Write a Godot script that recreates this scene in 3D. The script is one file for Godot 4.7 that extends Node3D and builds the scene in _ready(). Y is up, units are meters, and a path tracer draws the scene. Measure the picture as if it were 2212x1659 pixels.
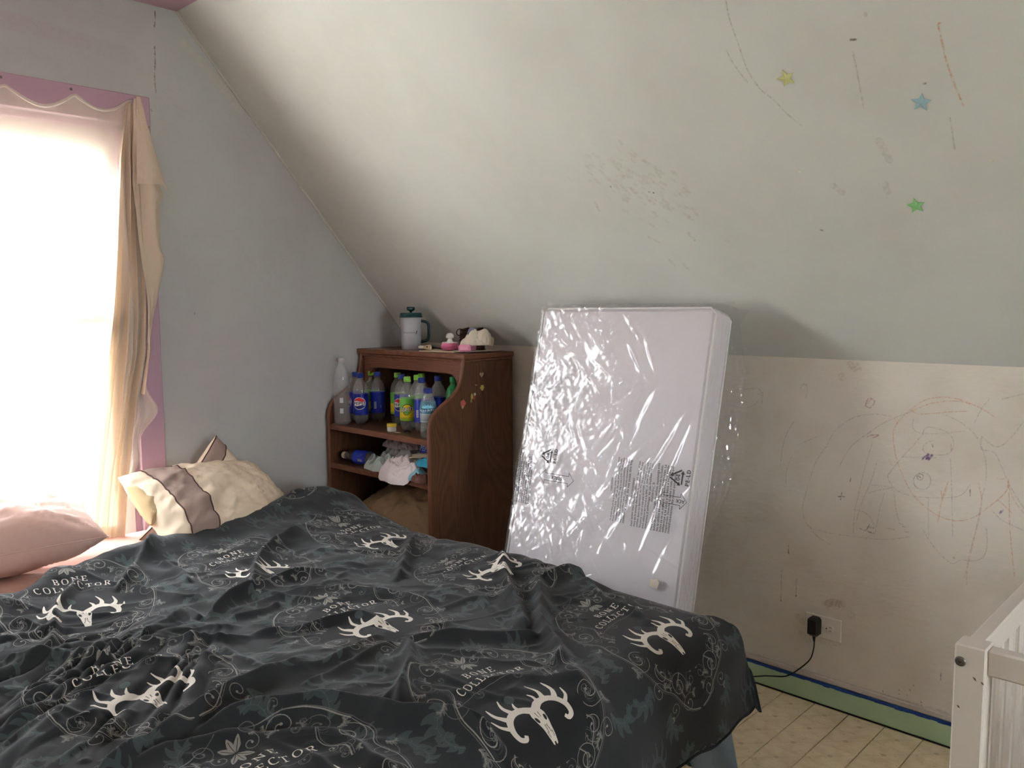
extends Node3D
# An attic bedroom corner. Metres, y up. Gable wall at x = 0, low knee wall at z = 0, ceiling slopes up from the knee wall.

const KNEE := 1.11            # height of the knee wall
const RUN := 1.083            # horizontal run of the slope
const FLAT := 2.37            # height of the flat ceiling
const FAR_X := 5.6
const FAR_Z := 3.44

var nz := FastNoiseLite.new()
var rng := RandomNumberGenerator.new()
var names := {}
var mats := {}


# ------------------------------------------------------------------ mesh builder
class MB:
	var v := PackedVector3Array()
	var n := PackedVector3Array()
	var uv := PackedVector2Array()
	var ix := PackedInt32Array()

	func vert(p: Vector3, nn: Vector3, t := Vector2.ZERO) -> int:
		v.append(p); n.append(nn); uv.append(t)
		return v.size() - 1

	func tri(a: int, b: int, c: int) -> void:
		var g := (v[b] - v[a]).cross(v[c] - v[a])
		if g.dot(n[a] + n[b] + n[c]) > 0.0:      # front faces run clockwise
			ix.append_array(PackedInt32Array([a, c, b]))
		else:
			ix.append_array(PackedInt32Array([a, b, c]))

	func face(pts: Array, nn: Vector3, grain := Vector3.UP) -> void:
		var g := grain
		if absf(g.dot(nn)) > 0.9:
			g = Vector3.RIGHT if absf(nn.x) < 0.7 else Vector3.BACK
		var across := nn.cross(g)
		var first := v.size()
		for p in pts:
			vert(p, nn, Vector2(p.dot(across), -p.dot(g)))
		for k in range(1, pts.size() - 1):
			tri(first, first + k, first + k + 1)

	# a box with chamfered edges
	func box(c: Vector3, s: Vector3, b := 0.002, q := Basis.IDENTITY, grain := Vector3.UP) -> void:
		var h := s * 0.5
		b = minf(b, minf(h.x, minf(h.y, h.z)) * 0.9)
		var at := func(sg: Vector3, ax: int) -> Vector3:
			var p := Vector3(sg.x * (h.x - b), sg.y * (h.y - b), sg.z * (h.z - b))
			p[ax] = sg[ax] * h[ax]
			return c + q * p
		var gr := q * grain
		for ax in 3:
			var a1 := (ax + 1) % 3
			var a2 := (ax + 2) % 3
			for s0 in [-1.0, 1.0]:
				var pts := []
				for e in [[-1.0, -1.0], [1.0, -1.0], [1.0, 1.0], [-1.0, 1.0]]:
					var sg := Vector3.ZERO
					sg[ax] = s0; sg[a1] = e[0]; sg[a2] = e[1]
					pts.append(at.call(sg, ax))
				var nn := Vector3.ZERO
				nn[ax] = s0
				face(pts, q * nn, gr)
			for s1 in [-1.0, 1.0]:
				for s2 in [-1.0, 1.0]:
					var lo := Vector3.ZERO
					lo[a1] = s1; lo[a2] = s2
					var hi := lo
					lo[ax] = -1.0; hi[ax] = 1.0
					var nn := Vector3.ZERO
					nn[a1] = s1; nn[a2] = s2
					face([at.call(lo, a1), at.call(hi, a1), at.call(hi, a2), at.call(lo, a2)], q * nn.normalized(), gr)
		for sx in [-1.0, 1.0]:
			for sy in [-1.0, 1.0]:
				for sz in [-1.0, 1.0]:
					var sg := Vector3(sx, sy, sz)
					face([at.call(sg, 0), at.call(sg, 1), at.call(sg, 2)], (q * sg).normalized(), gr)

	# profile: (radius, height) pairs, turned about y
	func lathe(prof: Array, seg: int, o := Vector3.ZERO, q := Basis.IDENTITY) -> void:
		var m := prof.size()
		var sn := []
		for i in m - 1:
			var d: Vector2 = prof[i + 1] - prof[i]
			sn.append(Vector2(d.y, -d.x).normalized())
		var total := 0.0
		var run := [0.0]
		for i in m - 1:
			total += prof[i].distance_to(prof[i + 1])
			run.append(total)
		for i in m - 1:
			var n0: Vector2 = sn[i]
			var n1: Vector2 = sn[i]
			if i > 0 and sn[i - 1].dot(sn[i]) > 0.6:
				n0 = (sn[i - 1] + sn[i]).normalized()
			if i < m - 2 and sn[i + 1].dot(sn[i]) > 0.6:
				n1 = (sn[i + 1] + sn[i]).normalized()
			var first := v.size()
			for k in seg + 1:
				var a := TAU * k / seg
				var d := Vector3(sin(a), 0, cos(a))
				vert(o + q * (d * prof[i].x + Vector3(0, prof[i].y, 0)), q * (d * n0.x + Vector3(0, n0.y, 0)), Vector2(float(k) / seg, 1.0 - run[i] / total))
				vert(o + q * (d * prof[i + 1].x + Vector3(0, prof[i + 1].y, 0)), q * (d * n1.x + Vector3(0, n1.y, 0)), Vector2(float(k) / seg, 1.0 - run[i + 1] / total))
			for k in seg:
				var a := first + k * 2
				if prof[i].x > 1e-6:
					tri(a, a + 2, a + 1)
				if prof[i + 1].x > 1e-6:
					tri(a + 1, a + 2, a + 3)

	func tube(pts: Array, r, seg := 8, closed := false) -> void:
		var m := pts.size()
		var up := Vector3.UP
		var first := v.size()
		for i in m:
			var a: Vector3 = pts[i - 1] if i > 0 else (pts[m - 1] if closed else pts[0])
			var b: Vector3 = pts[i + 1] if i < m - 1 else (pts[0] if closed else pts[m - 1])
			var t := (b - a).normalized()
			if absf(t.dot(up)) > 0.98:
				up = Vector3.RIGHT
			var s := t.cross(up).normalized()
			up = s.cross(t).normalized()
			var rr: float = r[i] if r is Array else r
			for k in seg:
				var w := TAU * k / seg
				var d := s * cos(w) + up * sin(w)
				vert(pts[i] + d * rr, d, Vector2(float(k) / seg, float(i) / m))
		for i in (m if closed else m - 1):
			var j := (i + 1) % m
			for k in seg:
				var l := (k + 1) % seg
				tri(first + i * seg + k, first + j * seg + k, first + i * seg + l)
				tri(first + i * seg + l, first + j * seg + k, first + j * seg + l)
		if not closed:
			for e in [0, m - 1]:
				var t: Vector3 = (pts[0] - pts[1]).normalized() if e == 0 else (pts[m - 1] - pts[m - 2]).normalized()
				var c := vert(pts[e], t)
				var ring := v.size()
				for k in seg:
					vert(v[first + e * seg + k], t)
				for k in seg:
					tri(c, ring + k, ring + (k + 1) % seg)

	# a polygon in the local xy plane pushed along local +z
	func prism(poly: PackedVector2Array, xf: Transform3D, depth: float, grain := Vector3.UP, bevel := 0.0) -> void:
		var inner := poly
		if bevel > 0.0:
			var off := Geometry2D.offset_polygon(poly, -bevel)
			if off.size() == 1:
				inner = off[0]
		var t := Geometry2D.triangulate_polygon(inner)
		var gr := xf.basis * grain
		for side in 2:
			var nn := (xf.basis.z * (1.0 if side == 1 else -1.0)).normalized()
			for k in range(0, t.size(), 3):
				var pts := []
				for j in 3:
					var p := inner[t[k + j]]
					pts.append(xf * Vector3(p.x, p.y, depth * side))
				face(pts, nn, gr)
		var ccw := not Geometry2D.is_polygon_clockwise(poly)
		var m := poly.size()
		for i in m:
			var a := poly[i]
			var b := poly[(i + 1) % m]
			if a.distance_to(b) < 1e-6:
				continue
			var d := (b - a).normalized()
			var o := Vector2(d.y, -d.x) * (1.0 if ccw else -1.0)
			var lo := bevel if inner != poly else 0.0
			face([xf * Vector3(a.x, a.y, lo), xf * Vector3(b.x, b.y, lo), xf * Vector3(b.x, b.y, depth - lo), xf * Vector3(a.x, a.y, depth - lo)], (xf.basis * Vector3(o.x, o.y, 0)).normalized(), gr)
			if lo > 0.0 and inner.size() == m:
				pass
		if bevel > 0.0 and inner != poly:
			for side in 2:
				var z1 := bevel if side == 0 else depth - bevel
				var z0 := 0.0 if side == 0 else depth
				for i in m:
					var a := poly[i]
					var b := poly[(i + 1) % m]
					var na := near(inner, a)
					var nb := near(inner, b)
					var d := (b - a).normalized()
					var o := Vector2(d.y, -d.x) * (1.0 if ccw else -1.0)
					var nn := (xf.basis * Vector3(o.x, o.y, -1.0 if side == 0 else 1.0)).normalized()
					face([xf * Vector3(a.x, a.y, z1), xf * Vector3(b.x, b.y, z1), xf * Vector3(nb.x, nb.y, z0), xf * Vector3(na.x, na.y, z0)], nn, gr)

	func near(poly: PackedVector2Array, p: Vector2) -> Vector2:
		var best := poly[0]
		for q in poly:
			if q.distance_squared_to(p) < best.distance_squared_to(p):
				best = q
		return best

	# a smooth sheet: pts holds (nu + 1) * (nv + 1) points, row by row (nv rows)
	func sheet(pts: PackedVector3Array, nu: int, nv: int, uvs := PackedVector2Array(), wrap_u := false, flip := false) -> void:
		var first := v.size()
		var w := nu + 1
		for j in nv + 1:
			for i in w:
				var i0 := i - 1
				var i1 := i + 1
				if wrap_u:
					i0 = nu - 1 if i == 0 else i - 1
					i1 = 1 if i == nu else i + 1
				else:
					i0 = maxi(i0, 0)
					i1 = mini(i1, nu)
				var du := pts[j * w + i1] - pts[j * w + i0]
				var dv := pts[mini(j + 1, nv) * w + i] - pts[maxi(j - 1, 0) * w + i]
				var nn := du.cross(dv)
				nn = (nn.normalized() if nn.length_squared() > 1e-18 else Vector3.UP) * (-1.0 if flip else 1.0)
				vert(pts[j * w + i], nn, uvs[j * w + i] if uvs.size() else Vector2(float(i) / nu, float(j) / nv))
		for j in nv:
			for i in nu:
				var a := first + j * w + i
				if flip:
					ix.append_array(PackedInt32Array([a, a + 1, a + w, a + 1, a + w + 1, a + w]))
				else:
					ix.append_array(PackedInt32Array([a, a + w, a + 1, a + 1, a + w, a + w + 1]))


func commit(mb: MB, called: String, m: Material, parent: Node = null) -> MeshInstance3D:
	var arr := []
	arr.resize(Mesh.ARRAY_MAX)
	arr[Mesh.ARRAY_VERTEX] = mb.v
	arr[Mesh.ARRAY_NORMAL] = mb.n
	arr[Mesh.ARRAY_TEX_UV] = mb.uv
	arr[Mesh.ARRAY_INDEX] = mb.ix
	var am := ArrayMesh.new()
	am.add_surface_from_arrays(Mesh.PRIMITIVE_TRIANGLES, arr)
	var o := MeshInstance3D.new()
	o.mesh = am
	o.material_override = null
	am.surface_set_material(0, m)
	o.cast_shadow = GeometryInstance3D.SHADOW_CASTING_SETTING_ON
	if parent == null:
		o.name = numbered(called)
		add_child(o)
	else:
		o.name = called
		parent.add_child(o, true)
	return o


func numbered(called: String) -> String:
	var k: int = names.get(called, 0)
	names[called] = k + 1
	return called if k == 0 else "%s_%03d" % [called, k]


func thing(called: String, label: String, category: String, at := Vector3.ZERO, turn := 0.0, group := "") -> Node3D:
	var o := Node3D.new()
	o.name = numbered(called)
	add_child(o)
	o.position = at
	o.rotation.y = turn
	tag(o, label, category, group)
	return o


func tag(o: Node, label: String, category: String, group := "") -> Node:
	o.set_meta("label", label)
	o.set_meta("category", category)
	if group:
		o.set_meta("group", group)
	return o


func struct(called: String, mb: MB, m: Material, label := "") -> MeshInstance3D:
	var o := commit(mb, called, m)
	o.set_meta("kind", "structure")
	if label:
		o.set_meta("label", label)
	return o


func rgb(r: int, g: int, b: int) -> Color:
	return Color(r / 255.0, g / 255.0, b / 255.0)


func mat(called: String, c: Color, rough := 0.8, extra := {}) -> StandardMaterial3D:
	if mats.has(called):
		return mats[called]
	var m := StandardMaterial3D.new()
	m.resource_name = called
	m.albedo_color = c
	m.roughness = rough
	m.metallic_specular = 0.4
	for k in extra:
		m.set(k, extra[k])
	mats[called] = m
	return m


func clear_mat(called: String, c: Color, alpha: float, rough := 0.05) -> StandardMaterial3D:
	c.a = alpha
	return mat(called, c, rough, {"transparency": BaseMaterial3D.TRANSPARENCY_ALPHA, "metallic_specular": 0.5, "cull_mode": BaseMaterial3D.CULL_DISABLED})


func noise_tex(freq: float, size := 512, octaves := 4, ramp: Gradient = null, sd := 1) -> NoiseTexture2D:
	var t := NoiseTexture2D.new()
	var f := FastNoiseLite.new()
	f.seed = sd
	f.frequency = freq
	f.fractal_octaves = octaves
	t.width = size
	t.height = size
	t.seamless = true
	t.noise = f
	if ramp:
		t.color_ramp = ramp
	return t


func bumpy(m: StandardMaterial3D, t: Texture2D, cm: float, scale := 1.0) -> StandardMaterial3D:
	m.heightmap_enabled = true
	m.heightmap_texture = t
	m.heightmap_scale = cm
	if scale > 0.0:
		m.uv1_scale = Vector3.ONE * scale
	return m


# ------------------------------------------------------------------ drawing flat print into images
func poly_fill(im: Image, pts: PackedVector2Array, c: Color) -> void:
	var lo := INF
	var hi := -INF
	for p in pts:
		lo = minf(lo, p.y)
		hi = maxf(hi, p.y)
	var w := im.get_width()
	var m := pts.size()
	for y in range(maxi(0, int(floor(lo))), mini(im.get_height(), int(ceil(hi)) + 1)):
		var fy := y + 0.5
		var xs := []
		for i in m:
			var a := pts[i]
			var b := pts[(i + 1) % m]
			if (a.y <= fy) != (b.y <= fy):
				xs.append(a.x + (fy - a.y) / (b.y - a.y) * (b.x - a.x))
		xs.sort()
		for k in range(0, xs.size() - 1, 2):
			var x0 := maxi(0, int(round(xs[k])))
			var x1 := mini(w, int(round(xs[k + 1])))
			if x1 > x0:
				im.fill_rect(Rect2i(x0, y, x1 - x0, 1), c)


func stroke(im: Image, pts: PackedVector2Array, w0: float, w1: float, c: Color) -> void:
	var m := pts.size()
	var ribbon := PackedVector2Array()
	var back := PackedVector2Array()
	for i in m:
		var d := (pts[mini(i + 1, m - 1)] - pts[maxi(i - 1, 0)]).normalized()
		var f := float(i) / maxi(m - 1, 1)
		var w := lerpf(w0, w1, f) * 0.5
		ribbon.append(pts[i] + Vector2(-d.y, d.x) * w)
		back.append(pts[i] - Vector2(-d.y, d.x) * w)
	for i in m - 1:
		poly_fill(im, PackedVector2Array([ribbon[i], ribbon[i + 1], back[i + 1], back[i]]), c)


func smooth(pts: PackedVector2Array, steps := 6) -> PackedVector2Array:
	var out := PackedVector2Array()
	var m := pts.size()
	for i in m - 1:
		for s in steps:
			out.append(pts[i].cubic_interpolate(pts[i + 1], pts[maxi(i - 1, 0)], pts[mini(i + 2, m - 1)], float(s) / steps))
	out.append(pts[m - 1])
	return out


func text_tris(words: String, bold := true, serif := false, mono := false) -> PackedVector2Array:
	var f := SystemFont.new()
	f.font_names = PackedStringArray(["Droid Sans Mono" if mono else ("Droid Serif" if serif else "Droid Sans")])
	f.font_weight = 700 if bold else 400
	var t := TextMesh.new()
	t.font = f
	t.text = words
	t.font_size = 64
	t.pixel_size = 1.0 / 64.0
	t.depth = 0.0
	t.curve_step = 1.5
	var arr := t.get_mesh_arrays()
	var out := PackedVector2Array()
	var pv: PackedVector3Array = arr[Mesh.ARRAY_VERTEX]
	var px = arr[Mesh.ARRAY_INDEX]
	if px != null and px.size():
		for i in px:
			out.append(Vector2(pv[i].x, pv[i].y))
	else:
		for p in pv:
			out.append(Vector2(p.x, p.y))
	return out


# words centred on `at`, `size` pixels to the em, leaning by `turn`
func write(im: Image, words: String, at: Vector2, size: float, c: Color, turn := 0.0, serif := false, bold := true, stretch := 1.0, slant := 0.0) -> void:
	var t := text_tris(words, bold, serif)
	if t.is_empty():
		return
	var lo := t[0]
	var hi := t[0]
	for p in t:
		lo = lo.min(p)
		hi = hi.max(p)
	var mid := (lo + hi) * 0.5
	for k in range(0, t.size(), 3):
		var pts := PackedVector2Array()
		for j in 3:
			var p := t[k + j] - mid
			p = Vector2((p.x + slant * p.y) * stretch, -p.y) * size
			pts.append(at + p.rotated(turn))
		poly_fill(im, pts, c)


func disc(im: Image, at: Vector2, rx: float, ry: float, c: Color, turn := 0.0) -> void:
	var pts := PackedVector2Array()
	for k in 24:
		pts.append(at + Vector2(cos(TAU * k / 24) * rx, sin(TAU * k / 24) * ry).rotated(turn))
	poly_fill(im, pts, c)


func tex(im: Image) -> ImageTexture:
	return ImageTexture.create_from_image(im)


# a soft see-through mark blended over a picture: a worn crayon line or a smudge with a grain of its own
func rub(im: Image, pts: PackedVector2Array, width: float, c: Color, alpha: float) -> void:
	var h := im.get_height()
	var w := im.get_width()
	for i in pts.size() - 1:
		var a := pts[i]
		var b := pts[i + 1]
		var r := width * 0.5 + 1.0
		var ab := b - a
		var l2 := maxf(ab.length_squared(), 1e-6)
		for y in range(maxi(0, int(minf(a.y, b.y) - r)), mini(h, int(maxf(a.y, b.y) + r) + 1)):
			for x in range(maxi(0, int(minf(a.x, b.x) - r)), mini(w, int(maxf(a.x, b.x) + r) + 1)):
				var p := Vector2(x + 0.5, y + 0.5)
				var t := clampf((p - a).dot(ab) / l2, 0.0, 1.0)
				var d := p.distance_to(a + ab * t)
				if d < r:
					var k := clampf(r - d, 0.0, 1.0) * alpha * (0.55 + 0.45 * nz.get_noise_2d(x * 9.0, y * 9.0) * 2.0)
					im.set_pixel(x, y, im.get_pixel(x, y).lerp(c, clampf(k, 0.0, 1.0)))


# patches and grain of old paint, blended over the whole picture
func mottle(im: Image, c: Color, freq: float, most: float, sd: int) -> void:
	var f := FastNoiseLite.new()
	f.seed = sd
	f.frequency = freq
	f.fractal_octaves = 5
	var w := im.get_width() / 4
	var h := im.get_height() / 4
	var g := f.get_image(w, h)
	var over := Image.create(w, h, false, Image.FORMAT_RGBA8)
	for y in h:
		for x in w:
			over.set_pixel(x, y, Color(c.r, c.g, c.b, clampf((g.get_pixel(x, y).r - 0.35) * 2.0, 0.0, 1.0) * most))
	over.resize(im.get_width(), im.get_height(), Image.INTERPOLATE_BILINEAR)
	im.blend_rect(over, Rect2i(0, 0, im.get_width(), im.get_height()), Vector2i.ZERO)


# ------------------------------------------------------------------ the scene
func _ready() -> void:
	rng.seed = 7
	nz.seed = 3
	nz.frequency = 0.01
	nz.fractal_octaves = 3
	view_and_light()
	shell()
	window()
	bed()
	crib_mattress()
	bookcase()
	crib()
	curtain()
	bottles()
	shelf_clutter()
	top_clutter()
	wall_things()


func view_and_light() -> void:
	var cam := Camera3D.new()
	cam.name = "camera"
	cam.fov = 49.923
	cam.near = 0.05
	cam.far = 100.0
	cam.transform = Transform3D(Basis(Vector3(0.72423, -0.00590, -0.68953), Vector3(-0.06261, 0.99527, -0.07428), Vector3(0.68671, 0.09697, 0.72043)), Vector3(3.08076, 1.28713, 2.52892))
	add_child(cam)
	cam.current = true
	var env := Environment.new()
	env.background_mode = Environment.BG_SKY
	var sky := Sky.new()
	var sm := ProceduralSkyMaterial.new()       # a bright overcast sky, lit snow-pale ground
	sm.sky_top_color = Color(0.93, 0.96, 1.0)
	sm.sky_horizon_color = Color(0.97, 0.98, 1.0)
	sm.ground_horizon_color = Color(0.94, 0.94, 0.92)
	sm.ground_bottom_color = Color(0.90, 0.90, 0.87)
	sm.sun_angle_max = 0.0
	sky.sky_material = sm
	env.sky = sky
	env.background_energy_multiplier = SKY
	env.tonemap_mode = Environment.TONE_MAPPER_LINEAR
	env.tonemap_exposure = EXPOSURE
	env.sdfgi_enabled = true
	env.ssao_enabled = true
	env.ssil_enabled = true
	var we := WorldEnvironment.new()
	we.name = "world"
	we.environment = env
	add_child(we)

const SKY := 49.0
const EXPOSURE := 1.20


func panel(mb: MB, o: Vector3, eu: Vector3, ev: Vector3, nn: Vector3, u0: Vector2, u1: Vector2) -> void:
	var a := mb.vert(o, nn, u0)
	var b := mb.vert(o + eu, nn, Vector2(u1.x, u0.y))
	var c := mb.vert(o + eu + ev, nn, u1)
	var d := mb.vert(o + ev, nn, Vector2(u0.x, u1.y))
	mb.tri(a, b, c)
	mb.tri(a, c, d)


func draw_marks(im: Image, list: Array, kinds: Dictionary) -> void:
	for m in list:
		var k: Array = kinds[m[0]]
		var pts := PackedVector2Array()
		for i in range(1, m.size(), 2):
			pts.append(Vector2(m[i], m[i + 1]))
		if pts.size() > 2:
			pts = smooth(pts, 5)
		rub(im, pts, k[1], k[0], k[2])


func shell() -> void:
	# --- floor: a slab with pale vinyl tiles laid on it where the floor shows
	var mb := MB.new()
	mb.box(Vector3(FAR_X * 0.5 - 0.05, -0.055, FAR_Z * 0.5), Vector3(FAR_X + 0.3, 0.1, FAR_Z + 0.2), 0.0)
	var floor_o := struct("floor", mb, mat("vinyl_backing", rgb(168, 148, 108), 0.7), "pale beige vinyl floor with small diamond pattern and dirt")
	var tile_mats := []
	for k in 4:
		var im := Image.create(256, 256, false, Image.FORMAT_RGBA8)
		im.fill(rgb(240, 225, 190))
		mottle(im, rgb(218, 199, 160), 0.03, 0.5, 20 + k)
		var lines := rgb(204, 186, 146)
		for e in [[Vector2(0, 256), Vector2(256, 0)]]:
			rub(im, PackedVector2Array(e), 5.0, lines, 0.8)
		poly_fill(im, PackedVector2Array([Vector2(128, 108), Vector2(150, 128), Vector2(128, 148), Vector2(106, 128)]), rgb(208, 192, 154))
		rng.seed = 40 + k
		for j in 2 + k * 2:
			var p := Vector2(rng.randf() * 256, rng.randf() * 256)
			rub(im, PackedVector2Array([p, p + Vector2(rng.randf_range(-14, 14), rng.randf_range(-8, 8))]), rng.randf_range(2, 6), rgb(120, 100, 72), 0.7)
		var tm := mat("vinyl_tile_%d" % k, Color.WHITE, 0.55, {"albedo_texture": tex(im)})
		tile_mats.append(tm)
	var step := 0.109
	var tmesh := MB.new()
	tmesh.box(Vector3(0, 0.0, 0), Vector3(step - 0.003, 0.005, step - 0.0006), 0.0006)
	for i in tmesh.uv.size():
		tmesh.uv[i] = Vector2(tmesh.v[i].x / step + 0.5, tmesh.v[i].z / step + 0.5)
	var shared := []
	for k in 4:
		var o := commit(tmesh, "tile", tile_mats[k], floor_o)
		shared.append(o.mesh)
		floor_o.remove_child(o)
		o.free()
	rng.seed = 5
	var dirt := MB.new()
	for i in 14:
		for j in 13:
			var o := MeshInstance3D.new()
			o.name = "tile"
			o.mesh = shared[rng.randi() % 4]
			o.position = Vector3(1.427 + step * i, -0.0025, 0.074 + step * j)
			floor_o.add_child(o, true)
	# --- knee wall, with crayon scribbles and scuffs
	var im := Image.create(2048, 1034, false, Image.FORMAT_RGBA8)
	im.fill(rgb(226, 220, 206))
	mottle(im, rgb(206, 197, 180), 0.012, 0.55, 2)
	mottle(im, rgb(226, 222, 212), 0.05, 0.35, 4)
	draw_marks(im, KNEE_MARKS, {
		"g": [rgb(146, 140, 132), 1.5, 0.30], "d": [rgb(84, 76, 70), 2.0, 0.65], "o": [rgb(206, 148, 116), 1.7, 0.5], "l": [rgb(206, 164, 142), 1.8, 0.45],
		"r": [rgb(176, 124, 122), 2.0, 0.55], "p": [rgb(118, 92, 132), 4.0, 0.8], "s": [rgb(168, 154, 134), 22.0, 0.22], "b": [rgb(150, 134, 112), 3.0, 0.35]})
	var wm := mat("knee_wall_paint", Color.WHITE, 0.72, {"albedo_texture": tex(im), "texture_repeat": false})
	bumpy(wm, noise_tex(0.03, 1024, 4, null, 5), 0.12, 0)
	mb = MB.new()
	mb.box(Vector3(FAR_X * 0.5 - 0.05, KNEE * 0.5, -0.0505), Vector3(FAR_X + 0.3, KNEE + 0.2, 0.1), 0.0)
	panel(mb, Vector3(-0.05, 0, 0.0), Vector3(FAR_X + 0.1, 0, 0), Vector3(0, KNEE + 0.01, 0), Vector3.BACK, Vector2((-0.05 - 0.7) / 2.2, 1.0), Vector2((FAR_X + 0.05 - 0.7) / 2.2, -0.01))
	struct("wall_back", mb, wm, "low off-white knee wall covered in crayon scribbles")
	# --- sloping ceiling, with pencil lines, smudges and fingerprints
	im = Image.create(2048, 1152, false, Image.FORMAT_RGBA8)
	im.fill(rgb(219, 222, 217))
	mottle(im, rgb(206, 207, 199), 0.010, 0.45, 12)
	mottle(im, rgb(224, 223, 215), 0.06, 0.3, 14)
	draw_marks(im, SLOPE_MARKS, {
		"g": [rgb(160, 154, 140), 1.4, 0.45], "o": [rgb(200, 146, 112), 1.6, 0.6], "d": [rgb(80, 74, 64), 2.4, 0.8],
		"s": [rgb(180, 174, 160), 11.0, 0.35], "f": [rgb(184, 176, 158), 6.0, 0.4]})
	rng.seed = 11
	for k in 120:
		var p := Vector2(SPOT.x + rng.randfn() * 55.0, SPOT.y + rng.randfn() * 48.0 )
		p.x += (p.y - SPOT.y) * 0.45
		rub(im, PackedVector2Array([p, p + Vector2(rng.randf_range(3, 9), rng.randf_range(3, 10))]), rng.randf_range(4, 9), rgb(190, 182, 164), rng.randf_range(0.12, 0.36))
	var sm := mat("slope_paint", Color.WHITE, 0.62, {"albedo_texture": tex(im), "texture_repeat": false})
	bumpy(sm, noise_tex(0.018, 1024, 5, null, 6), 0.22, 0)
	var rise := FLAT - KNEE
	var len := sqrt(RUN * RUN + rise * rise)
	var sd := Vector3(0, rise, RUN) / len
	var sn := Vector3(0, -RUN, rise) / len
	mb = MB.new()
	var q := Basis(Vector3.RIGHT, -sn, sd)
	mb.box(Vector3(FAR_X * 0.5, KNEE, 0) + sd * len * 0.5 - sn * 0.0505, Vector3(FAR_X + 0.4, 0.1, len + 0.1), 0.0, q)
	panel(mb, Vector3(-0.02, KNEE, 0) - sd * 0.002, Vector3(FAR_X + 0.04, 0, 0), sd * (len + 0.004), sn, Vector2(-0.02 / 2.95, 1.0), Vector2((FAR_X + 0.02) / 2.95, 0.0))
	struct("ceiling_slope", mb, sm, "off-white sloping attic ceiling with smudges and pencil lines")
	# --- the rest of the room, behind the camera
	var plain := mat("room_paint", rgb(226, 223, 214), 0.7)
	var pink := mat("pink_paint", rgb(196, 164, 178), 0.6)
	mb = MB.new()
	mb.box(Vector3(FAR_X * 0.5, FLAT + 0.05, FAR_Z * 0.5), Vector3(FAR_X + 0.4, 0.1, FAR_Z - 2.0 * RUN + 0.02), 0.0)
	struct("ceiling", mb, pink, "flat pink painted ceiling strip")
	mb = MB.new()
	var q2 := Basis(Vector3.RIGHT, Vector3(0, RUN, rise) / len, Vector3(0, rise, -RUN) / len)
	mb.box(Vector3(FAR_X * 0.5, KNEE, FAR_Z) + Vector3(0, rise, -RUN) * 0.5 + Vector3(0, RUN, rise) / len * 0.05, Vector3(FAR_X + 0.4, 0.1, len + 0.1), 0.0, q2)
	struct("ceiling_slope", mb, plain, "second sloping ceiling behind the camera")
	mb = MB.new()
	mb.box(Vector3(FAR_X * 0.5, KNEE * 0.5, FAR_Z + 0.05), Vector3(FAR_X + 0.4, KNEE + 0.2, 0.1), 0.0)
	struct("wall_front", mb, plain, "off-white knee wall behind the camera")
	# far gable, with a second window
	mb = MB.new()
	var fx := FAR_X + 0.05
	mb.box(Vector3(fx, 1.25, 0.59), Vector3(0.1, 2.7, 1.38), 0.0)
	mb.box(Vector3(fx, 1.25, 2.84), Vector3(0.1, 2.7, 1.44), 0.0)
	mb.box(Vector3(fx, 0.40, 1.7), Vector3(0.1, 1.0, 0.88), 0.0)
	mb.box(Vector3(fx, 2.175, 1.7), Vector3(0.1, 0.85, 0.88), 0.0)
	struct("wall_right", mb, plain, "gable wall behind the camera")
	window_unit("window_2", Vector3(FAR_X, 0, 1.7), -1.0, 0.90, 1.75, 0.42, false)
	# --- gable wall round the window
	im = Image.create(1024, 896, false, Image.FORMAT_RGBA8)
	im.fill(rgb(194, 198, 195))
	mottle(im, rgb(182, 182, 182), 0.015, 0.5, 31)
	mottle(im, rgb(196, 186, 194), 0.008, 0.3, 33)
	draw_marks(im, GABLE_MARKS, {"d": [rgb(104, 98, 94), 0.5, 0.8], "g": [rgb(160, 156, 150), 4.0, 0.5], "p": [rgb(190, 178, 184), 24.0, 0.16], "w": [rgb(206, 203, 192), 14.0, 0.4]})
	var gm := mat("gable_paint", Color.WHITE, 0.75, {"albedo_texture": tex(im), "texture_repeat": false})
	bumpy(gm, noise_tex(0.03, 1024, 5, null, 9), 0.15, 0)
	mb = MB.new()
	# (z0, z1, y0, y1) pieces round the opening
	for r in [[-0.1, 1.30, -0.05, 2.6], [2.10, 3.6, -0.05, 2.6], [1.30, 2.10, -0.05, 0.40], [1.30, 2.10, 1.93, 2.6]]:
		mb.box(Vector3(-0.0605, (r[2] + r[3]) * 0.5, (r[0] + r[1]) * 0.5), Vector3(0.12, r[3] - r[2], r[1] - r[0]), 0.0)
		panel(mb, Vector3(0, r[2], r[0]), Vector3(0, 0, r[1] - r[0]), Vector3(0, r[3] - r[2], 0), Vector3.RIGHT, Vector2(r[0] / 2.4, (2.4 - r[2]) / 2.1), Vector2(r[1] / 2.4, (2.4 - r[3]) / 2.1))
	struct("wall_left", mb, gm, "grey painted gable wall beside the window")
	# ragged caulk where gable and slope meet
	mb = MB.new()
	var pts := []
	var rad := []
	for k in 60:
		var f := k / 59.0
		pts.append(Vector3(0.002, KNEE, 0) + sd * len * f + Vector3(0, -0.002, 0.001) + Vector3(0, 1, 0) * nz.get_noise_1d(k * 40.0) * 0.006)
		rad.append(0.005 + 0.004 * absf(nz.get_noise_1d(k * 90.0 + 300.0)))
	mb.tube(pts, rad, 6)
	struct("trim_1", mb, mat("caulk", rgb(205, 204, 194), 0.6), "ragged line of caulk along the sloping ceiling edge")
	# --- baseboard on the knee wall: green board, blue tape along its top, pale cap
	mb = MB.new()
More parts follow.
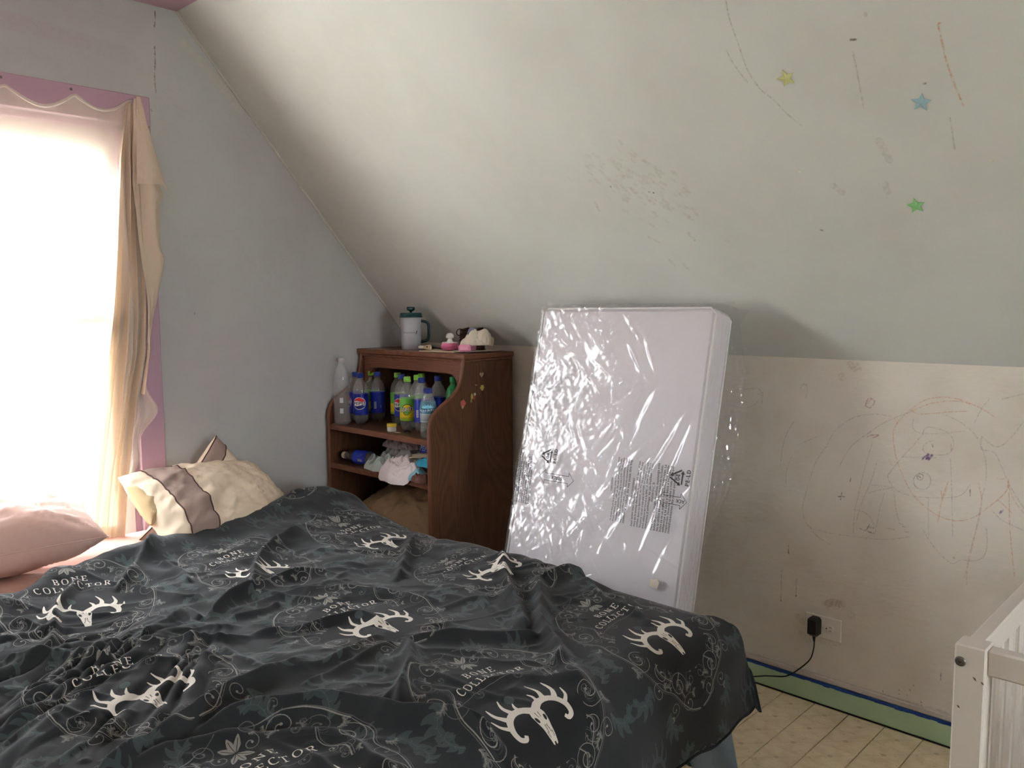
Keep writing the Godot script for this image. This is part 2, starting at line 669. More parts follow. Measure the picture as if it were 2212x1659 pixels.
	mb.box(Vector3(2.8, 0.038, 0.008), Vector3(5.5, 0.070, 0.014), 0.002, Basis.IDENTITY, Vector3.RIGHT)
	var bm := mat("green_board", rgb(178, 205, 164), 0.55)
	var bo := struct("baseboard_back", mb, bm, "pale green baseboard edged with blue masking tape")
	mb = MB.new()
	for k in 110:
		var x0 := 0.75 + k * 0.02
		var h := 0.011 + 0.003 * nz.get_noise_1d(k * 70.0)
		mb.box(Vector3(x0 + 0.01, 0.0735 - h * 0.5 + 0.0035, 0.0155), Vector3(0.0201, h, 0.0014), 0.0)
	commit(mb, "masking_tape", mat("blue_tape", rgb(28, 62, 128), 0.6), bo).set_meta("label", "ragged blue masking tape")
	mb = MB.new()
	mb.box(Vector3(2.8, 0.084, 0.006), Vector3(5.5, 0.018, 0.011), 0.003, Basis.IDENTITY, Vector3.RIGHT)
	commit(mb, "cap_moulding", mat("cap_paint", rgb(206, 196, 184), 0.6), bo)
	mb = MB.new()
	mb.box(Vector3(2.8, 0.002, 0.016), Vector3(5.5, 0.003, 0.004), 0.0)
	commit(mb, "floor_gap", mat("dark_gap", rgb(40, 34, 28), 0.9), bo)


# a sash window in an opening 0.8 m wide centred on `at`; `face` +1 looks along +x into the room
func window_unit(called: String, at: Vector3, face: float, y0: float, y1: float, half: float, pinkish: bool) -> void:
	var w := Node3D.new()
	w.name = called
	add_child(w)
	w.set_meta("kind", "structure")
	w.position = Vector3(at.x, 0, at.z)
	if face < 0.0:
		w.rotation.y = PI
	var paint := mat("lilac_casing", rgb(188, 157, 174), 0.45) if pinkish else mat("white_casing", rgb(210, 206, 198), 0.5)
	var sash := mat("sash_paint", rgb(206, 200, 196), 0.45)
	var cw := 0.093
	for s in [-1.0, 1.0]:
		var mb := MB.new()
		mb.box(Vector3(0.0085, (y0 + y1) * 0.5 - 0.0, s * (half + cw * 0.5)), Vector3(0.016, y1 - y0, cw), 0.003)
		commit(mb, "side_casing", paint, w)
	var mt := MB.new()
	mt.box(Vector3(0.0095, y1 + 0.054, 0), Vector3(0.018, 0.106, 2.0 * (half + cw)), 0.003, Basis.IDENTITY, Vector3.BACK)
	commit(mt, "head_casing", paint, w)
	var ms := MB.new()
	ms.box(Vector3(-0.02, y0 - 0.012, 0), Vector3(0.12, 0.024, 2.0 * half + 0.24), 0.004, Basis.IDENTITY, Vector3.BACK)
	commit(ms, "sill", paint, w)
	var ma := MB.new()
	ma.box(Vector3(0.009, y0 - 0.065, 0), Vector3(0.016, 0.08, 2.0 * (half + cw)), 0.003, Basis.IDENTITY, Vector3.BACK)
	commit(ma, "apron", paint, w)
	for s in [-1.0, 1.0]:
		var mj := MB.new()
		mj.box(Vector3(-0.06, (y0 + y1) * 0.5, s * (half - 0.012)), Vector3(0.11, y1 - y0, 0.024), 0.002)
		commit(mj, "jamb", paint, w)
	var mh := MB.new()
	mh.box(Vector3(-0.06, y1 - 0.012, 0), Vector3(0.11, 0.024, 2.0 * half), 0.002)
	commit(mh, "head_jamb", paint, w)
	var mid := 1.2265 if pinkish else lerpf(y0, y1, 0.51)
	for k in 2:
		var x := -0.030 if k == 1 else -0.006
		var a := y0 + 0.004 if k == 0 else mid - 0.05
		var b := mid + 0.05 if k == 0 else y1 - 0.024
		var hz := half - 0.024
		var mf := MB.new()
		for s in [-1.0, 1.0]:
			mf.box(Vector3(x, (a + b) * 0.5, s * (hz - 0.03)), Vector3(0.024, b - a, 0.06), 0.003)
		mf.box(Vector3(x, a + (0.042 if k == 0 else 0.025), 0), Vector3(0.0238, 0.084 if k == 0 else 0.05, 2.0 * hz - 0.1), 0.003)
		mf.box(Vector3(x, b - (0.025 if k == 0 else 0.05), 0), Vector3(0.0238, 0.05 if k == 0 else 0.10, 2.0 * hz - 0.1), 0.003)
		var so := commit(mf, "sash", sash, w)
		var mg := MB.new()
		mg.box(Vector3(x, (a + b) * 0.5, 0), Vector3(0.003, b - a - 0.06, 2.0 * hz - 0.1), 0.0)
		commit(mg, "pane", clear_mat("window_glass", Color(1, 1, 1), 0.03, 0.02), so)


func window() -> void:
	window_unit("window_1", Vector3(0, 0, 1.70), 1.0, 0.40, 1.93, 0.40, true)


# ------------------------------------------------------------------ bed
func spiral(im: Image, at: Vector2, r: float, a0: float, turns: float, dir: float, w: float, c: Color) -> void:
	var pts := PackedVector2Array()
	var m := int(18 * turns) + 4
	for k in m + 1:
		var f := float(k) / m
		var a := a0 + dir * TAU * turns * f
		pts.append(at + Vector2(cos(a), sin(a)) * r * (1.0 - 0.82 * f))
	stroke(im, pts, w * 0.5, w, c)
	disc(im, pts[m], w * 1.3, w * 1.3, c)


func leaf(im: Image, at: Vector2, l: float, turn: float, bend: float, c: Color, vein: Color) -> void:
	# an acanthus frond: a curling spine with rounded lobes along its outer side
	var spine := PackedVector2Array()
	var p := at
	var a := turn
	for k in 17:
		spine.append(p)
		p += Vector2(cos(a), sin(a)) * l / 16.0
		a -= bend * 0.34 * (0.4 + k / 10.0)
	for k in range(2, 15, 3):
		var d := (spine[k + 1] - spine[k - 1]).normalized()
		var o := Vector2(d.y, -d.x) * -signf(bend)
		var s := l * 0.30 * sin(PI * (k + 3.0) / 20.0)
		# a lobe sweeping out and forward, hooked at its tip
		poly_fill(im, smooth(PackedVector2Array([spine[k - 2], spine[k - 1] + o * s * 0.55, spine[k] + o * s * 0.95 + d * s * 0.25, spine[k] + o * s * 1.05 + d * s * 0.75, spine[k] + o * s * 0.6 + d * s * 0.5, spine[k + 2]]), 5), c)
	for k in range(4, 14, 4):
		var d := (spine[k + 1] - spine[k - 1]).normalized()
		var o := Vector2(d.y, -d.x) * signf(bend)
		var s := l * 0.14
		poly_fill(im, smooth(PackedVector2Array([spine[k - 2], spine[k] + o * s * 0.7, spine[k + 1] + o * s * 0.9 + d * s * 0.6, spine[k + 2]]), 4), c)
	stroke(im, spine, l * 0.10, 3.0, c)
	for k in range(2, 14, 3):
		var d := (spine[k + 1] - spine[k - 1]).normalized()
		var o := Vector2(d.y, -d.x) * -signf(bend)
		stroke(im, PackedVector2Array([spine[k], spine[k] + (o - d * 0.3) * l * 0.10]), 3.0, 1.5, vein)
	stroke(im, spine, 3.5, 1.5, vein)


func blanket_print() -> Image:
	var w := 1024
	var h := 1216
	var im := Image.create(w, h, false, Image.FORMAT_RGBA8)
	var ground := rgb(45, 48, 50)
	var dark := rgb(36, 38, 40)
	var teal := rgb(64, 74, 74)
	var teal2 := rgb(80, 91, 89)
	var grey := rgb(102, 103, 100)
	var pale := rgb(140, 139, 132)
	var bone := rgb(226, 221, 208)
	im.fill(ground)
	# wandering fronds of the ground pattern, between the medallions
	var c := Vector2(512, 640)
	disc(im, c + Vector2(0, 30), 330, 420, dark)
	for s in [-1.0, 1.0]:
		for e in [[330, -330, 170, -0.9, 0.45], [380, -60, 180, 0.2, -0.5], [350, 250, 190, 0.9, 0.45], [250, 430, 170, 1.5, -0.4], [170, -470, 150, -1.4, 0.4], [420, 110, 130, -0.4, 0.5], [300, -180, 140, -0.2, -0.5]]:
			var t: float = e[3] if s > 0.0 else PI - e[3]
			leaf(im, c + Vector2(s * e[0], e[1]), e[2], t, e[4] * s, teal, teal2)
	# ghost of a second skull in the ground, half a repeat away
	skull(im, Vector2(60, 60), 0.75, teal, ground)
	skull(im, Vector2(60, 60) + Vector2(0, h), 0.75, teal, ground)
	skull(im, Vector2(60, 60) + Vector2(w, 0), 0.75, teal, ground)
	skull(im, Vector2(60, 60) + Vector2(w, h), 0.75, teal, ground)
	# scrolls of the medallion, mirrored
	for s in [-1.0, 1.0]:
		for e in [[95, -500, 55, 0.4, 1.4, 6], [190, -430, 62, 2.2, 1.5, 7], [285, -330, 58, 3.6, 1.4, 6], [330, -200, 70, 4.6, 1.5, 7], [265, -110, 46, 1.0, 1.3, 5], [345, -20, 60, 5.4, 1.4, 6], [300, 120, 78, 0.2, 1.6, 7], [230, 240, 66, 1.2, 1.5, 6], [300, 300, 50, 2.9, 1.3, 5], [150, 330, 70, 2.4, 1.6, 7], [90, 440, 56, 3.4, 1.4, 6], [45, 330, 40, 4.0, 1.3, 5], [210, 430, 44, 0.8, 1.3, 5], [60, -420, 36, 5.0, 1.2, 5]]:
			var a: float = e[3] if s > 0.0 else PI - e[3]
			spiral(im, c + Vector2(s * e[0], e[1]), e[2], a, e[4], s, e[5] * 0.75, grey if int(e[0]) % 2 else pale)
			leaf(im, c + Vector2(s * e[0], e[1]) + Vector2(cos(a), sin(a)) * e[2], e[2] * 0.9, a + s * 1.9, 0.4 * s, grey, pale)
		for e in [[20, -540, 120, -500, 240, -470, 330, -380, 380, -270], [380, -270, 395, -160, 350, -80, 370, 40, 330, 180], [330, 180, 270, 300, 180, 380, 90, 470, 10, 500], [250, -300, 220, -220, 262, -140, 240, -60], [225, 60, 200, 150, 240, 220, 190, 300], [130, 200, 110, 270, 150, 320, 120, 400]]:
			var pts := PackedVector2Array()
			for i in range(0, e.size(), 2):
				pts.append(c + Vector2(s * e[i], e[i + 1]))
			var sp := smooth(pts, 8)
			stroke(im, sp, 2, 6, pale)
			for i in sp.size():
				sp[i] += Vector2(s * 9.0, 4.0)
			stroke(im, sp, 2, 3, grey)
	# fine hair-lines and small curls that fill the medallion
	rng.seed = 17
	for k in 26:
		var p := Vector2(rng.randf_range(60, 380), rng.randf_range(-520, 480))
		if Vector2(p.x / 250.0, (p.y - 90.0) / 210.0).length() < 1.05 or Vector2(p.x / 215.0, (p.y + 270.0) / 95.0).length() < 1.0:
			continue
		var r := rng.randf_range(16, 40)
		var a0 := rng.randf() * TAU
		for s in [-1.0, 1.0]:
			spiral(im, c + Vector2(s * p.x, p.y), r, a0 if s > 0.0 else PI - a0, 1.2, s, 3.2, grey)
			spiral(im, c + Vector2(s * p.x, p.y), r * 1.35, (a0 if s > 0.0 else PI - a0) + 0.5 * s, 0.6, s, 2.4, teal2)
	# fleur above the words
	for a in [-2.2, -1.57, -0.94, 0.9, 1.57, 2.24]:
		var d := Vector2(cos(a), sin(a))
		var o := Vector2(-d.y, d.x)
		var p0 := c + Vector2(0, -420)
		poly_fill(im, smooth(PackedVector2Array([p0, p0 + d * 24 + o * 9, p0 + d * 44 + o * 12, p0 + d * 72, p0 + d * 44 - o * 12, p0 + d * 24 - o * 9, p0]), 4), pale)
		stroke(im, PackedVector2Array([p0, p0 + d * 60]), 3, 2, dark)
	# words on a cleared ground
	disc(im, c + Vector2(0, -270), 205, 84, dark)
	disc(im, c + Vector2(0, 90), 250, 210, dark)
	arc_words(im, "BONE", c + Vector2(0, -310), 66, 700.0, bone)
	arc_words(im, "COLLECTOR", c + Vector2(0, -240), 66, 700.0, bone)
	var bow := PackedVector2Array()
	for k in 17:
		var a := lerpf(-0.33, 0.33, k / 16.0)
		bow.append(c + Vector2(sin(a) * 700.0, -190.0 + (1.0 - cos(a)) * 700.0))
	stroke(im, bow, 3, 3, grey)
	for s in [-1.0, 1.0]:
		spiral(im, c + Vector2(s * 232, -165), 20, 0.0, 1.1, s, 4, pale)
	skull(im, c + Vector2(0, 110), 1.0, bone, dark)
	disc(im, c + Vector2(-40, -60), 22, 24, teal)
	return im


func arc_words(im: Image, words: String, at: Vector2, size: float, r: float, c: Color) -> void:
	var widths := {"B": 0.66, "O": 0.80, "N": 0.80, "E": 0.64, "C": 0.68, "L": 0.60, "T": 0.66, "R": 0.70}
	var total := 0.0
	for ch in words:
		total += widths[ch] * size
	var x := -total * 0.5
	for ch in words:
		var wd: float = widths[ch] * size
		var a := (x + wd * 0.5) / r
		write(im, ch, at + Vector2(sin(a) * r, (1.0 - cos(a)) * r), size * 0.86, c, a, true, false, 1.0)
		x += wd


func skull(im: Image, at: Vector2, k: float, c: Color, hole: Color) -> void:
	for s in [-1.0, 1.0]:
		for e in [[40, 18, 10, -58, 52, -84, 100, -84, 142, -56, 164, -10, 158, 30, 132, 42, 120, 26], [24, 4, 56, -84, 58, -116, 44, -146], [32, 4, 92, -84, 104, -138, 84, -200], [34, 4, 136, -58, 172, -112, 168, -178], [26, 4, 156, -16, 198, -48, 212, -96]]:
			var pts := PackedVector2Array()
			for i in range(2, e.size(), 2):
				pts.append(at + Vector2(s * e[i], e[i + 1]) * k)
			stroke(im, smooth(pts, 7), e[0] * k, e[1] * k, c)
	var f := PackedVector2Array()
	for e in [[-30, -62], [-12, -72], [12, -72], [30, -62], [37, -30], [32, 2], [24, 34], [19, 74], [13, 106], [6, 110], [3, 96], [-3, 96], [-6, 110], [-13, 106], [-19, 74], [-24, 34], [-32, 2], [-37, -30]]:
		f.append(at + Vector2(e[0], e[1]) * k)
	poly_fill(im, f, c)
	for s in [-1.0, 1.0]:
		disc(im, at + Vector2(s * 23, -8) * k, 7 * k, 15 * k, hole, s * 0.25)
		stroke(im, PackedVector2Array([at + Vector2(s * 4, 20) * k, at + Vector2(s * 7, 58) * k]), 3 * k, 2 * k, hole)
		stroke(im, PackedVector2Array([at + Vector2(s * 9, -44) * k, at + Vector2(s * 6, -16) * k]), 3 * k, 2 * k, hole)
		stroke(im, PackedVector2Array([at + Vector2(s * 13, 50) * k, at + Vector2(s * 11, 78) * k]), 2.5 * k, 2 * k, hole)


func head_edge(z: float) -> float:
	# where the blanket's head end lies across the bed
	var zs := [0.5, 0.72, 0.86, 1.06, 1.31, 1.56, 1.75, 1.91, 2.1, 2.4]
	var xs := [0.36, 0.36, 0.28, 0.34, 0.38, 0.42, 0.48, 0.60, 0.72, 0.82]
	for i in zs.size() - 1:
		if z <= zs[i + 1]:
			return lerpf(xs[i], xs[i + 1], smoothstep(zs[i], zs[i + 1], z))
	return 0.8


func bed() -> void:
	var b := thing("bed", "low bed with dark patterned blanket, only its base edge showing", "bed", Vector3(1.04, 0, 1.42))
	var mb := MB.new()
	mb.box(Vector3(0, 0.20, 0), Vector3(1.94, 0.16, 1.48), 0.02)
	commit(mb, "box_spring", mat("box_spring_cloth", rgb(150, 148, 142), 0.9), b)
	mb = MB.new()
	mb.box(Vector3(0, 0.368, 0), Vector3(1.96, 0.172, 1.50), 0.04)
	commit(mb, "mattress", mat("mattress_cloth", rgb(206, 200, 190), 0.9), b)
	for x in [-0.85, 0.85]:
		for z in [-0.62, 0.62]:
			mb = MB.new()
			mb.lathe([Vector2(0, 0), Vector2(0.025, 0), Vector2(0.025, 0.12), Vector2(0, 0.12)], 12, Vector3(x, 0, z))
			commit(mb, "leg", mat("dark_steel", rgb(40, 40, 42), 0.4, {"metallic": 0.8}), b)
	# pink sheet over the head of the mattress
	var nu := 90
	var nv := 90
	var pts := PackedVector3Array()
	for j in nv + 1:
		for i in nu + 1:
			var x := lerpf(0.04, 0.66, float(i) / nu)
			var z := lerpf(0.66, 2.19, float(j) / nv)
			var y := 0.4635 + 0.010 * absf(nz.get_noise_2d(x * 500.0 + z * 350.0, z * 120.0 - x * 60.0)) + 0.008 * (nz.get_noise_2d(x * 260.0 + 40.0, z * 260.0) + 0.5)
			var e := minf(minf(x - 0.04, z - 0.66), 2.19 - z)
			if e < 0.03:
				y -= 0.06 * pow(1.0 - e / 0.03, 2.0)
			pts.append(Vector3(x, y, z))
	mb = MB.new()
	mb.sheet(pts, nu, nv, PackedVector2Array(), false, true)
	tag(commit(mb, "bed_sheet", cloth("pink_sheet", rgb(232, 196, 184))), "pale pink fitted sheet showing between the pillows and the blanket", "sheet")
	blanket()
	skirt()
	pillows()


func cloth(called: String, c: Color, weave := 60.0) -> StandardMaterial3D:
	if mats.has(called):
		return mats[called]
	var m := mat(called, c, 0.95, {"rim_enabled": true, "rim": 0.35, "rim_tint": 0.6, "metallic_specular": 0.2})
	return m


func blanket() -> void:
	var nx := 480
	var nzz := 424
	var x0 := 0.24
	var x1 := 2.30
	var z0 := 0.50
	var z1 := 2.36
	var hx := (x1 - x0) / nx
	var hz := (z1 - z0) / nzz
	var w := nx + 1
	var hh := PackedFloat32Array()
	hh.resize(w * (nzz + 1))
	# soft lie of the filling, then fine anisotropic creases
	var n2 := FastNoiseLite.new()
	n2.seed = 21
	n2.frequency = 1.0
	n2.fractal_octaves = 1
	for j in nzz + 1:
		var z := z0 + hz * j
		var xe := head_edge(z)
		for i in w:
			var x := x0 + hx * i
			var y := 0.478 + 0.016 * n2.get_noise_2d(x * 1.6, z * 1.6)
			# piled-up roll along the head end
			var d := x - xe
			y += 0.058 * exp(-pow((d - 0.07) / 0.075, 2.0)) + 0.03 * exp(-pow((d - 0.22) / 0.14, 2.0))
			if d < 0.05:
				y -= 0.06 * pow(clampf((0.05 - d) / 0.05, 0.0, 1.0), 2.0)
			# lump beside the bookcase, and the rise along the wall side
			y += 0.055 * exp(-(pow((x - 0.44) / 0.13, 2.0) + pow((z - 0.82) / 0.13, 2.0)))
			y += 0.030 * exp(-(pow((x - 1.36) / 0.28, 2.0) + pow((z - 0.72) / 0.13, 2.0)))
			# fan of pulled creases in the near corner
			var ang := atan2(z - 1.35, x - 0.9)
			var far := Vector2(x - 0.9, z - 1.35).length()
			var fan := smoothstep(0.25, 0.6, far) * smoothstep(0.55, 0.8, ang) * smoothstep(1.9, 1.3, ang)
			y += fan * 0.013 * (absf(n2.get_noise_2d(ang * 11.0, far * 1.2)) * 2.0)
			y += 0.008 * n2.get_noise_2d(x * 3.2 + z * 1.5 + 9.0, z * 3.6 - x * 1.0) + 0.0045 * n2.get_noise_2d(x * 9.0 + z * 6.0 + 40.0, z * 7.0 - x * 5.0) + 0.004 * (0.4 - absf(n2.get_noise_2d(x * 7.0 - z * 3.0 + 70.0, z * 6.0 + x * 4.0)))
			hh[j * w + i] = y
	# the folds one can follow in the photograph; where two meet the higher one leads
	var ff := PackedFloat32Array()
	ff.resize(hh.size())
	for f in FOLDS:
		var ph: float = f[0]
		var wa: float = f[1]
		var wb: float = f[2]
		var line := PackedVector2Array()
		for k in range(3, f.size(), 2):
			line.append(Vector2(f[k], f[k + 1]))
		line = smooth(line, 5)
		var m := line.size()
		var reach := maxf(wa, wb) * 2.6
		# walk the polyline and keep for each cell the nearest point on it
		var best := {}
		for k in m - 1:
			var a := line[k]
			var b := line[k + 1]
			var ab := b - a
			var l2 := maxf(ab.length_squared(), 1e-9)
			var i0 := maxi(0, int((minf(a.x, b.x) - reach - x0) / hx))
			var i1 := mini(nx, int((maxf(a.x, b.x) + reach - x0) / hx) + 1)
			var j0 := maxi(0, int((minf(a.y, b.y) - reach - z0) / hz))
			var j1 := mini(nzz, int((maxf(a.y, b.y) + reach - z0) / hz) + 1)
			for j in range(j0, j1 + 1):
				for i in range(i0, i1 + 1):
					var p := Vector2(x0 + hx * i, z0 + hz * j)
					var t := clampf((p - a).dot(ab) / l2, 0.0, 1.0)
					var q := p - (a + ab * t)
					var d := q.length()
					if d > reach:
						continue
					var sd := d * (1.0 if ab.cross(q) > 0.0 else -1.0)
					var id := j * w + i
					if not best.has(id) or absf(best[id][0]) > d:
						best[id] = [sd, (k + t) / (m - 1)]
		for id in best:
			var sd: float = best[id][0]
			var along: float = best[id][1]
			var wd := (wa if sd > 0.0 else wb) * 0.72
			var u := absf(sd) / wd
			var prof := exp(-u * u * 0.9) * 0.45 + exp(-u * 1.5) * 0.55
			var up := 1.35 * ph * prof * smoothstep(0.0, 0.12, along) * smoothstep(1.0, 0.86, along)
			ff[id] = maxf(ff[id], up) + 0.25 * minf(ff[id], up)
	for turn in 2:
		var soft := ff.duplicate()
		for j in range(1, nzz):
			for i in range(1, nx):
				var id := j * w + i
				soft[id] = 0.36 * ff[id] + 0.12 * (ff[id - 1] + ff[id + 1] + ff[id - w] + ff[id + w]) + 0.04 * (ff[id - w - 1] + ff[id - w + 1] + ff[id + w - 1] + ff[id + w + 1])
		ff = soft
	for id in hh.size():
		hh[id] = maxf(hh[id] + ff[id], 0.474)
	# print coordinates: the repeats wander with the cloth
	var seen := [[3, 1, 2.041, 1.365], [3, 0, 2.014, 0.871], [2, 2, 1.404, 1.846], [1, 2, 0.857, 1.813], [2, 1, 1.443, 1.271], [2, 0, 1.396, 0.827], [1, 0, 0.896, 0.844], [0, 0, 0.233, 0.872], [1, 1, 0.864, 1.285], [3, 2, 1.97, 1.80]]
	var words := [[3, 1, 1.858, 1.318], [3, 0, 1.818, 0.812], [2, 2, 1.24, 1.89], [1, 2, 0.635, 1.725], [2, 1, 1.28, 1.30], [3, 2, 1.807, 1.862]]
	var from := []
	var to := []
	for e in seen:
		from.append(Vector2(e[2], e[3])); to.append(Vector2(2.03 - 0.585 * (3 - e[0]), 0.86 + 0.49 * e[1]))
	for e in words:
		from.append(Vector2(e[2], e[3])); to.append(Vector2(2.03 - 0.585 * (3 - e[0]) - 0.176, 0.86 + 0.49 * e[1]))
	var pts := PackedVector3Array()
	var uvs := PackedVector2Array()
	pts.resize(w * (nzz + 1))
	uvs.resize(w * (nzz + 1))
	for j in nzz + 1:
		var t := z0 + hz * j
		var xe := head_edge(t)
		for i in w:
			# the grid squeezes in front of the head end; past it runs on to the foot
			var s := maxf(x0 + hx * i, xe - 0.02 + 0.0004 * i)
			var id := j * w + i
			var ii := clampi(int((s - x0) / hx), 0, nx)
			var y := hh[j * w + ii] if s > x0 + hx * i + 1e-5 else hh[id]
			var x := s
			var z := t
			# foot end: over the edge and down
			var d1 := 0.0
			var r1 := 0.13
			var e := 1.97
			if s > e:
				var phi := (s - e) / r1
				var top := 1.36 + 0.05 * sin(t * 9.0)
				if phi < top:
					x = e + r1 * sin(phi)
					d1 = r1 * (1.0 - cos(phi))
				else:
					var more := (phi - top) * r1
					x = e + r1 * sin(top) + more * cos(top) * 1.0 + 0.012 * sin(t * 17.0) * smoothstep(0.0, 0.1, more)
					d1 = r1 * (1.0 - cos(top)) + more * sin(top)
			# wall side
			var d2 := 0.0
			var r2 := 0.09
			var g := 0.70
			if t < g:
				var phi := minf((g - t) / r2, 1.45)
				z = g - r2 * sin(phi)
				d2 = r2 * (1.0 - cos(phi))
				var more := (g - t) - phi * r2
				d2 += more * 0.97
				z -= more * 0.1
			var drop := maxf(d1, d2) + 0.25 * minf(d1, d2)
			# the hanging corner kicks out
			var k := clampf(minf(d1, d2) / 0.08, 0.0, 1.0)
			x -= 0.012 * k
			z += 0.008 * k
			y -= drop - 0.045 * k
			pts[id] = Vector3(x, y, z)
			var p := Vector2(s, t)
			var sum := Vector2.ZERO
			var wt := 0.15
			if (i % 8 == 0 and j % 8 == 0) or true:
				pass
			uvs[id] = p
	# warp on a coarse lattice, then spread to every vertex
	var cs := 8
	var cw := nx / cs + 2
	var chh := nzz / cs + 2
	var coarse := PackedVector2Array()
	for j in chh:
		for i in cw:
			var p := Vector2(x0 + hx * i * cs, z0 + hz * j * cs)
			var sum := Vector2.ZERO
			var wt := 0.12
			for k in from.size():
				var q: float = exp(-p.distance_squared_to(from[k]) / (2.0 * 0.17 * 0.17))
				sum += (to[k] - from[k]) * q
				wt += q
			coarse.append(sum / wt)
	for j in nzz + 1:
		for i in w:
			var id := j * w + i
			var p := uvs[id]
			var fx := (p.x - x0) / hx / cs
			var fy := (p.y - z0) / hz / cs
			var ci := clampi(int(fx), 0, cw - 2)
			var cj := clampi(int(fy), 0, chh - 2)
			fx -= ci
			fy -= cj
			var a := coarse[cj * cw + ci].lerp(coarse[cj * cw + ci + 1], fx)
			var b := coarse[(cj + 1) * cw + ci].lerp(coarse[(cj + 1) * cw + ci + 1], fx)
			p += a.lerp(b, fy)
			uvs[id] = Vector2(-(p.y - 0.86) / 0.49 + 0.5, (p.x - 2.03) / 0.585 + 750.0 / 1216.0)
	var mb := MB.new()
	mb.sheet(pts, nx, nzz, uvs, false, true)
	for i in mb.n.size():
		if mb.n[i].y < 0.0 and mb.v[i].y > 0.4:
			pass
	var m := mat("blanket_print", Color.WHITE, 0.95, {"albedo_texture": tex(blanket_print()), "rim_enabled": true, "rim": 0.30, "rim_tint": 0.2, "metallic_specular": 0.2, "cull_mode": BaseMaterial3D.CULL_DISABLED})
	var bo := commit(mb, "blanket", m)
	tag(bo, "rumpled charcoal blanket printed with antlered skulls, scrollwork and lettering", "blanket")
	# rolled hem round the edge
	var hem := []
	for i in range(0, w, 3):
		hem.append(pts[i])
	for j in range(3, nzz + 1, 3):
		hem.append(pts[j * w + nx])
	for i in range(nx - 3, -1, -3):
		hem.append(pts[nzz * w + i])
	for j in range(nzz - 3, 0, -3):
		hem.append(pts[j * w])
	mb = MB.new()
	mb.tube(hem, 0.0035, 6, true)
	commit(mb, "hem", cloth("blanket_hem", rgb(44, 47, 49)), bo)


func skirt() -> void:
	# grey-blue valance hanging from under the mattress, flared where it turns the corner
	var path := []
	for k in 60:
		path.append([Vector2(lerpf(1.1, 2.03, k / 59.0), 0.655), Vector2(0, -1)])
	for k in 10:
		var a := (k + 1) / 11.0 * PI * 0.5
		path.append([Vector2(2.03 + 0.025 * sin(a), 0.68 - 0.025 * cos(a)), Vector2(sin(a), -cos(a))])
	for k in 120:
		path.append([Vector2(2.055, lerpf(0.69, 2.2, k / 119.0)), Vector2(1, 0)])
	var m := path.size()
	var nv := 24
	var pts := PackedVector3Array()
	for j in nv + 1:
		var f := float(j) / nv
		for i in m:
			var p: Vector2 = path[i][0]
			var o: Vector2 = path[i][1]
			var corner := exp(-pow((i - 68.0) / 9.0, 2.0))
			var out := f * (0.010 + 0.012 * sin(i * 0.42) + 0.006 * sin(i * 0.9 + 1.0)) + corner * f * 0.05 - 0.4 * corner * f * f * 0.06 * sin(i * 0.8)
			var q := p + o * out
			var low := 0.03 + 0.05 * corner * sin(i * 0.35) + 0.10 * smoothstep(4.0, 12.0, absf(i - 84.0)) * 0.0
			var lift := 0.17 * exp(-pow((i - 84.0) / 5.0, 2.0))
			pts.append(Vector3(q.x, lerpf(0.33, low + lift, f), q.y))
	var mb := MB.new()
	mb.sheet(pts, m - 1, nv)
	var o := commit(mb, "bed_skirt", cloth("skirt_cloth", rgb(112, 124, 132)))
	tag(o, "grey-blue bed skirt hanging below the blanket at the foot", "bed skirt")
	var hem := []
	for i in range(0, m, 2):
		hem.append(pts[nv * m + i])
	mb = MB.new()
	mb.tube(hem, 0.003, 5)
	commit(mb, "hem", cloth("skirt_cloth", rgb(112, 124, 132)), o)


# a stuffed pillow: local x along its length, z across, y up
func pillow_shape(l: float, d: float, t: float, crumple: float, sd: float, bend := 0.0, nu := 64, nv := 48) -> Array:
	var sheets := []
	for side in [1.0, -1.0]:
		var pts := PackedVector3Array()
		for j in nv + 1:
			for i in nu + 1:
				var u := -cos(PI * i / nu)
				var w := -cos(PI * j / nv)
				var fat := pow(maxf(0.0, (1.0 - pow(absf(u), 3.0)) * (1.0 - pow(absf(w), 3.0))), 0.5)
				var x := u * l * 0.5 * (1.0 - 0.06 * (1.0 - w * w))
				var z := w * d * 0.5 * (1.0 - 0.06 * (1.0 - u * u))
				var y: float = side * t * 0.5 * fat
				var a := nz.get_noise_3d(x * 700.0 + z * 300.0 + sd, z * 1200.0 - x * 300.0, side * 50.0 + sd)
				var b := nz.get_noise_3d(x * 1100.0 - z * 1500.0 + sd, z * 900.0 + x * 900.0, sd)
				y += side * crumple * (0.9 * a + 1.1 * (0.35 - absf(b))) * pow(fat, 0.7)
				y += bend * (u * u) * l
				pts.append(Vector3(x, y, z))
		sheets.append(pts)
	return [sheets, nu, nv]


func pillow_mesh(shape: Array) -> MB:
	var mb := MB.new()
	mb.sheet(shape[0][0], shape[1], shape[2])
	var first := mb.ix.size()
	var fv := mb.v.size()
	mb.sheet(shape[0][1], shape[1], shape[2])
	for i in range(fv, mb.n.size()):
		mb.n[i] = -mb.n[i]
	for k in range(first, mb.ix.size(), 3):
		var a := mb.ix[k + 1]
		mb.ix[k + 1] = mb.ix[k + 2]
		mb.ix[k + 2] = a
	# sheet() looks down for x to the side, z forward: turn all outward
	for i in mb.n.size():
		mb.n[i] = -mb.n[i]
	for k in range(0, mb.ix.size(), 3):
		var a := mb.ix[k + 1]
		mb.ix[k + 1] = mb.ix[k + 2]
		mb.ix[k + 2] = a
	return mb


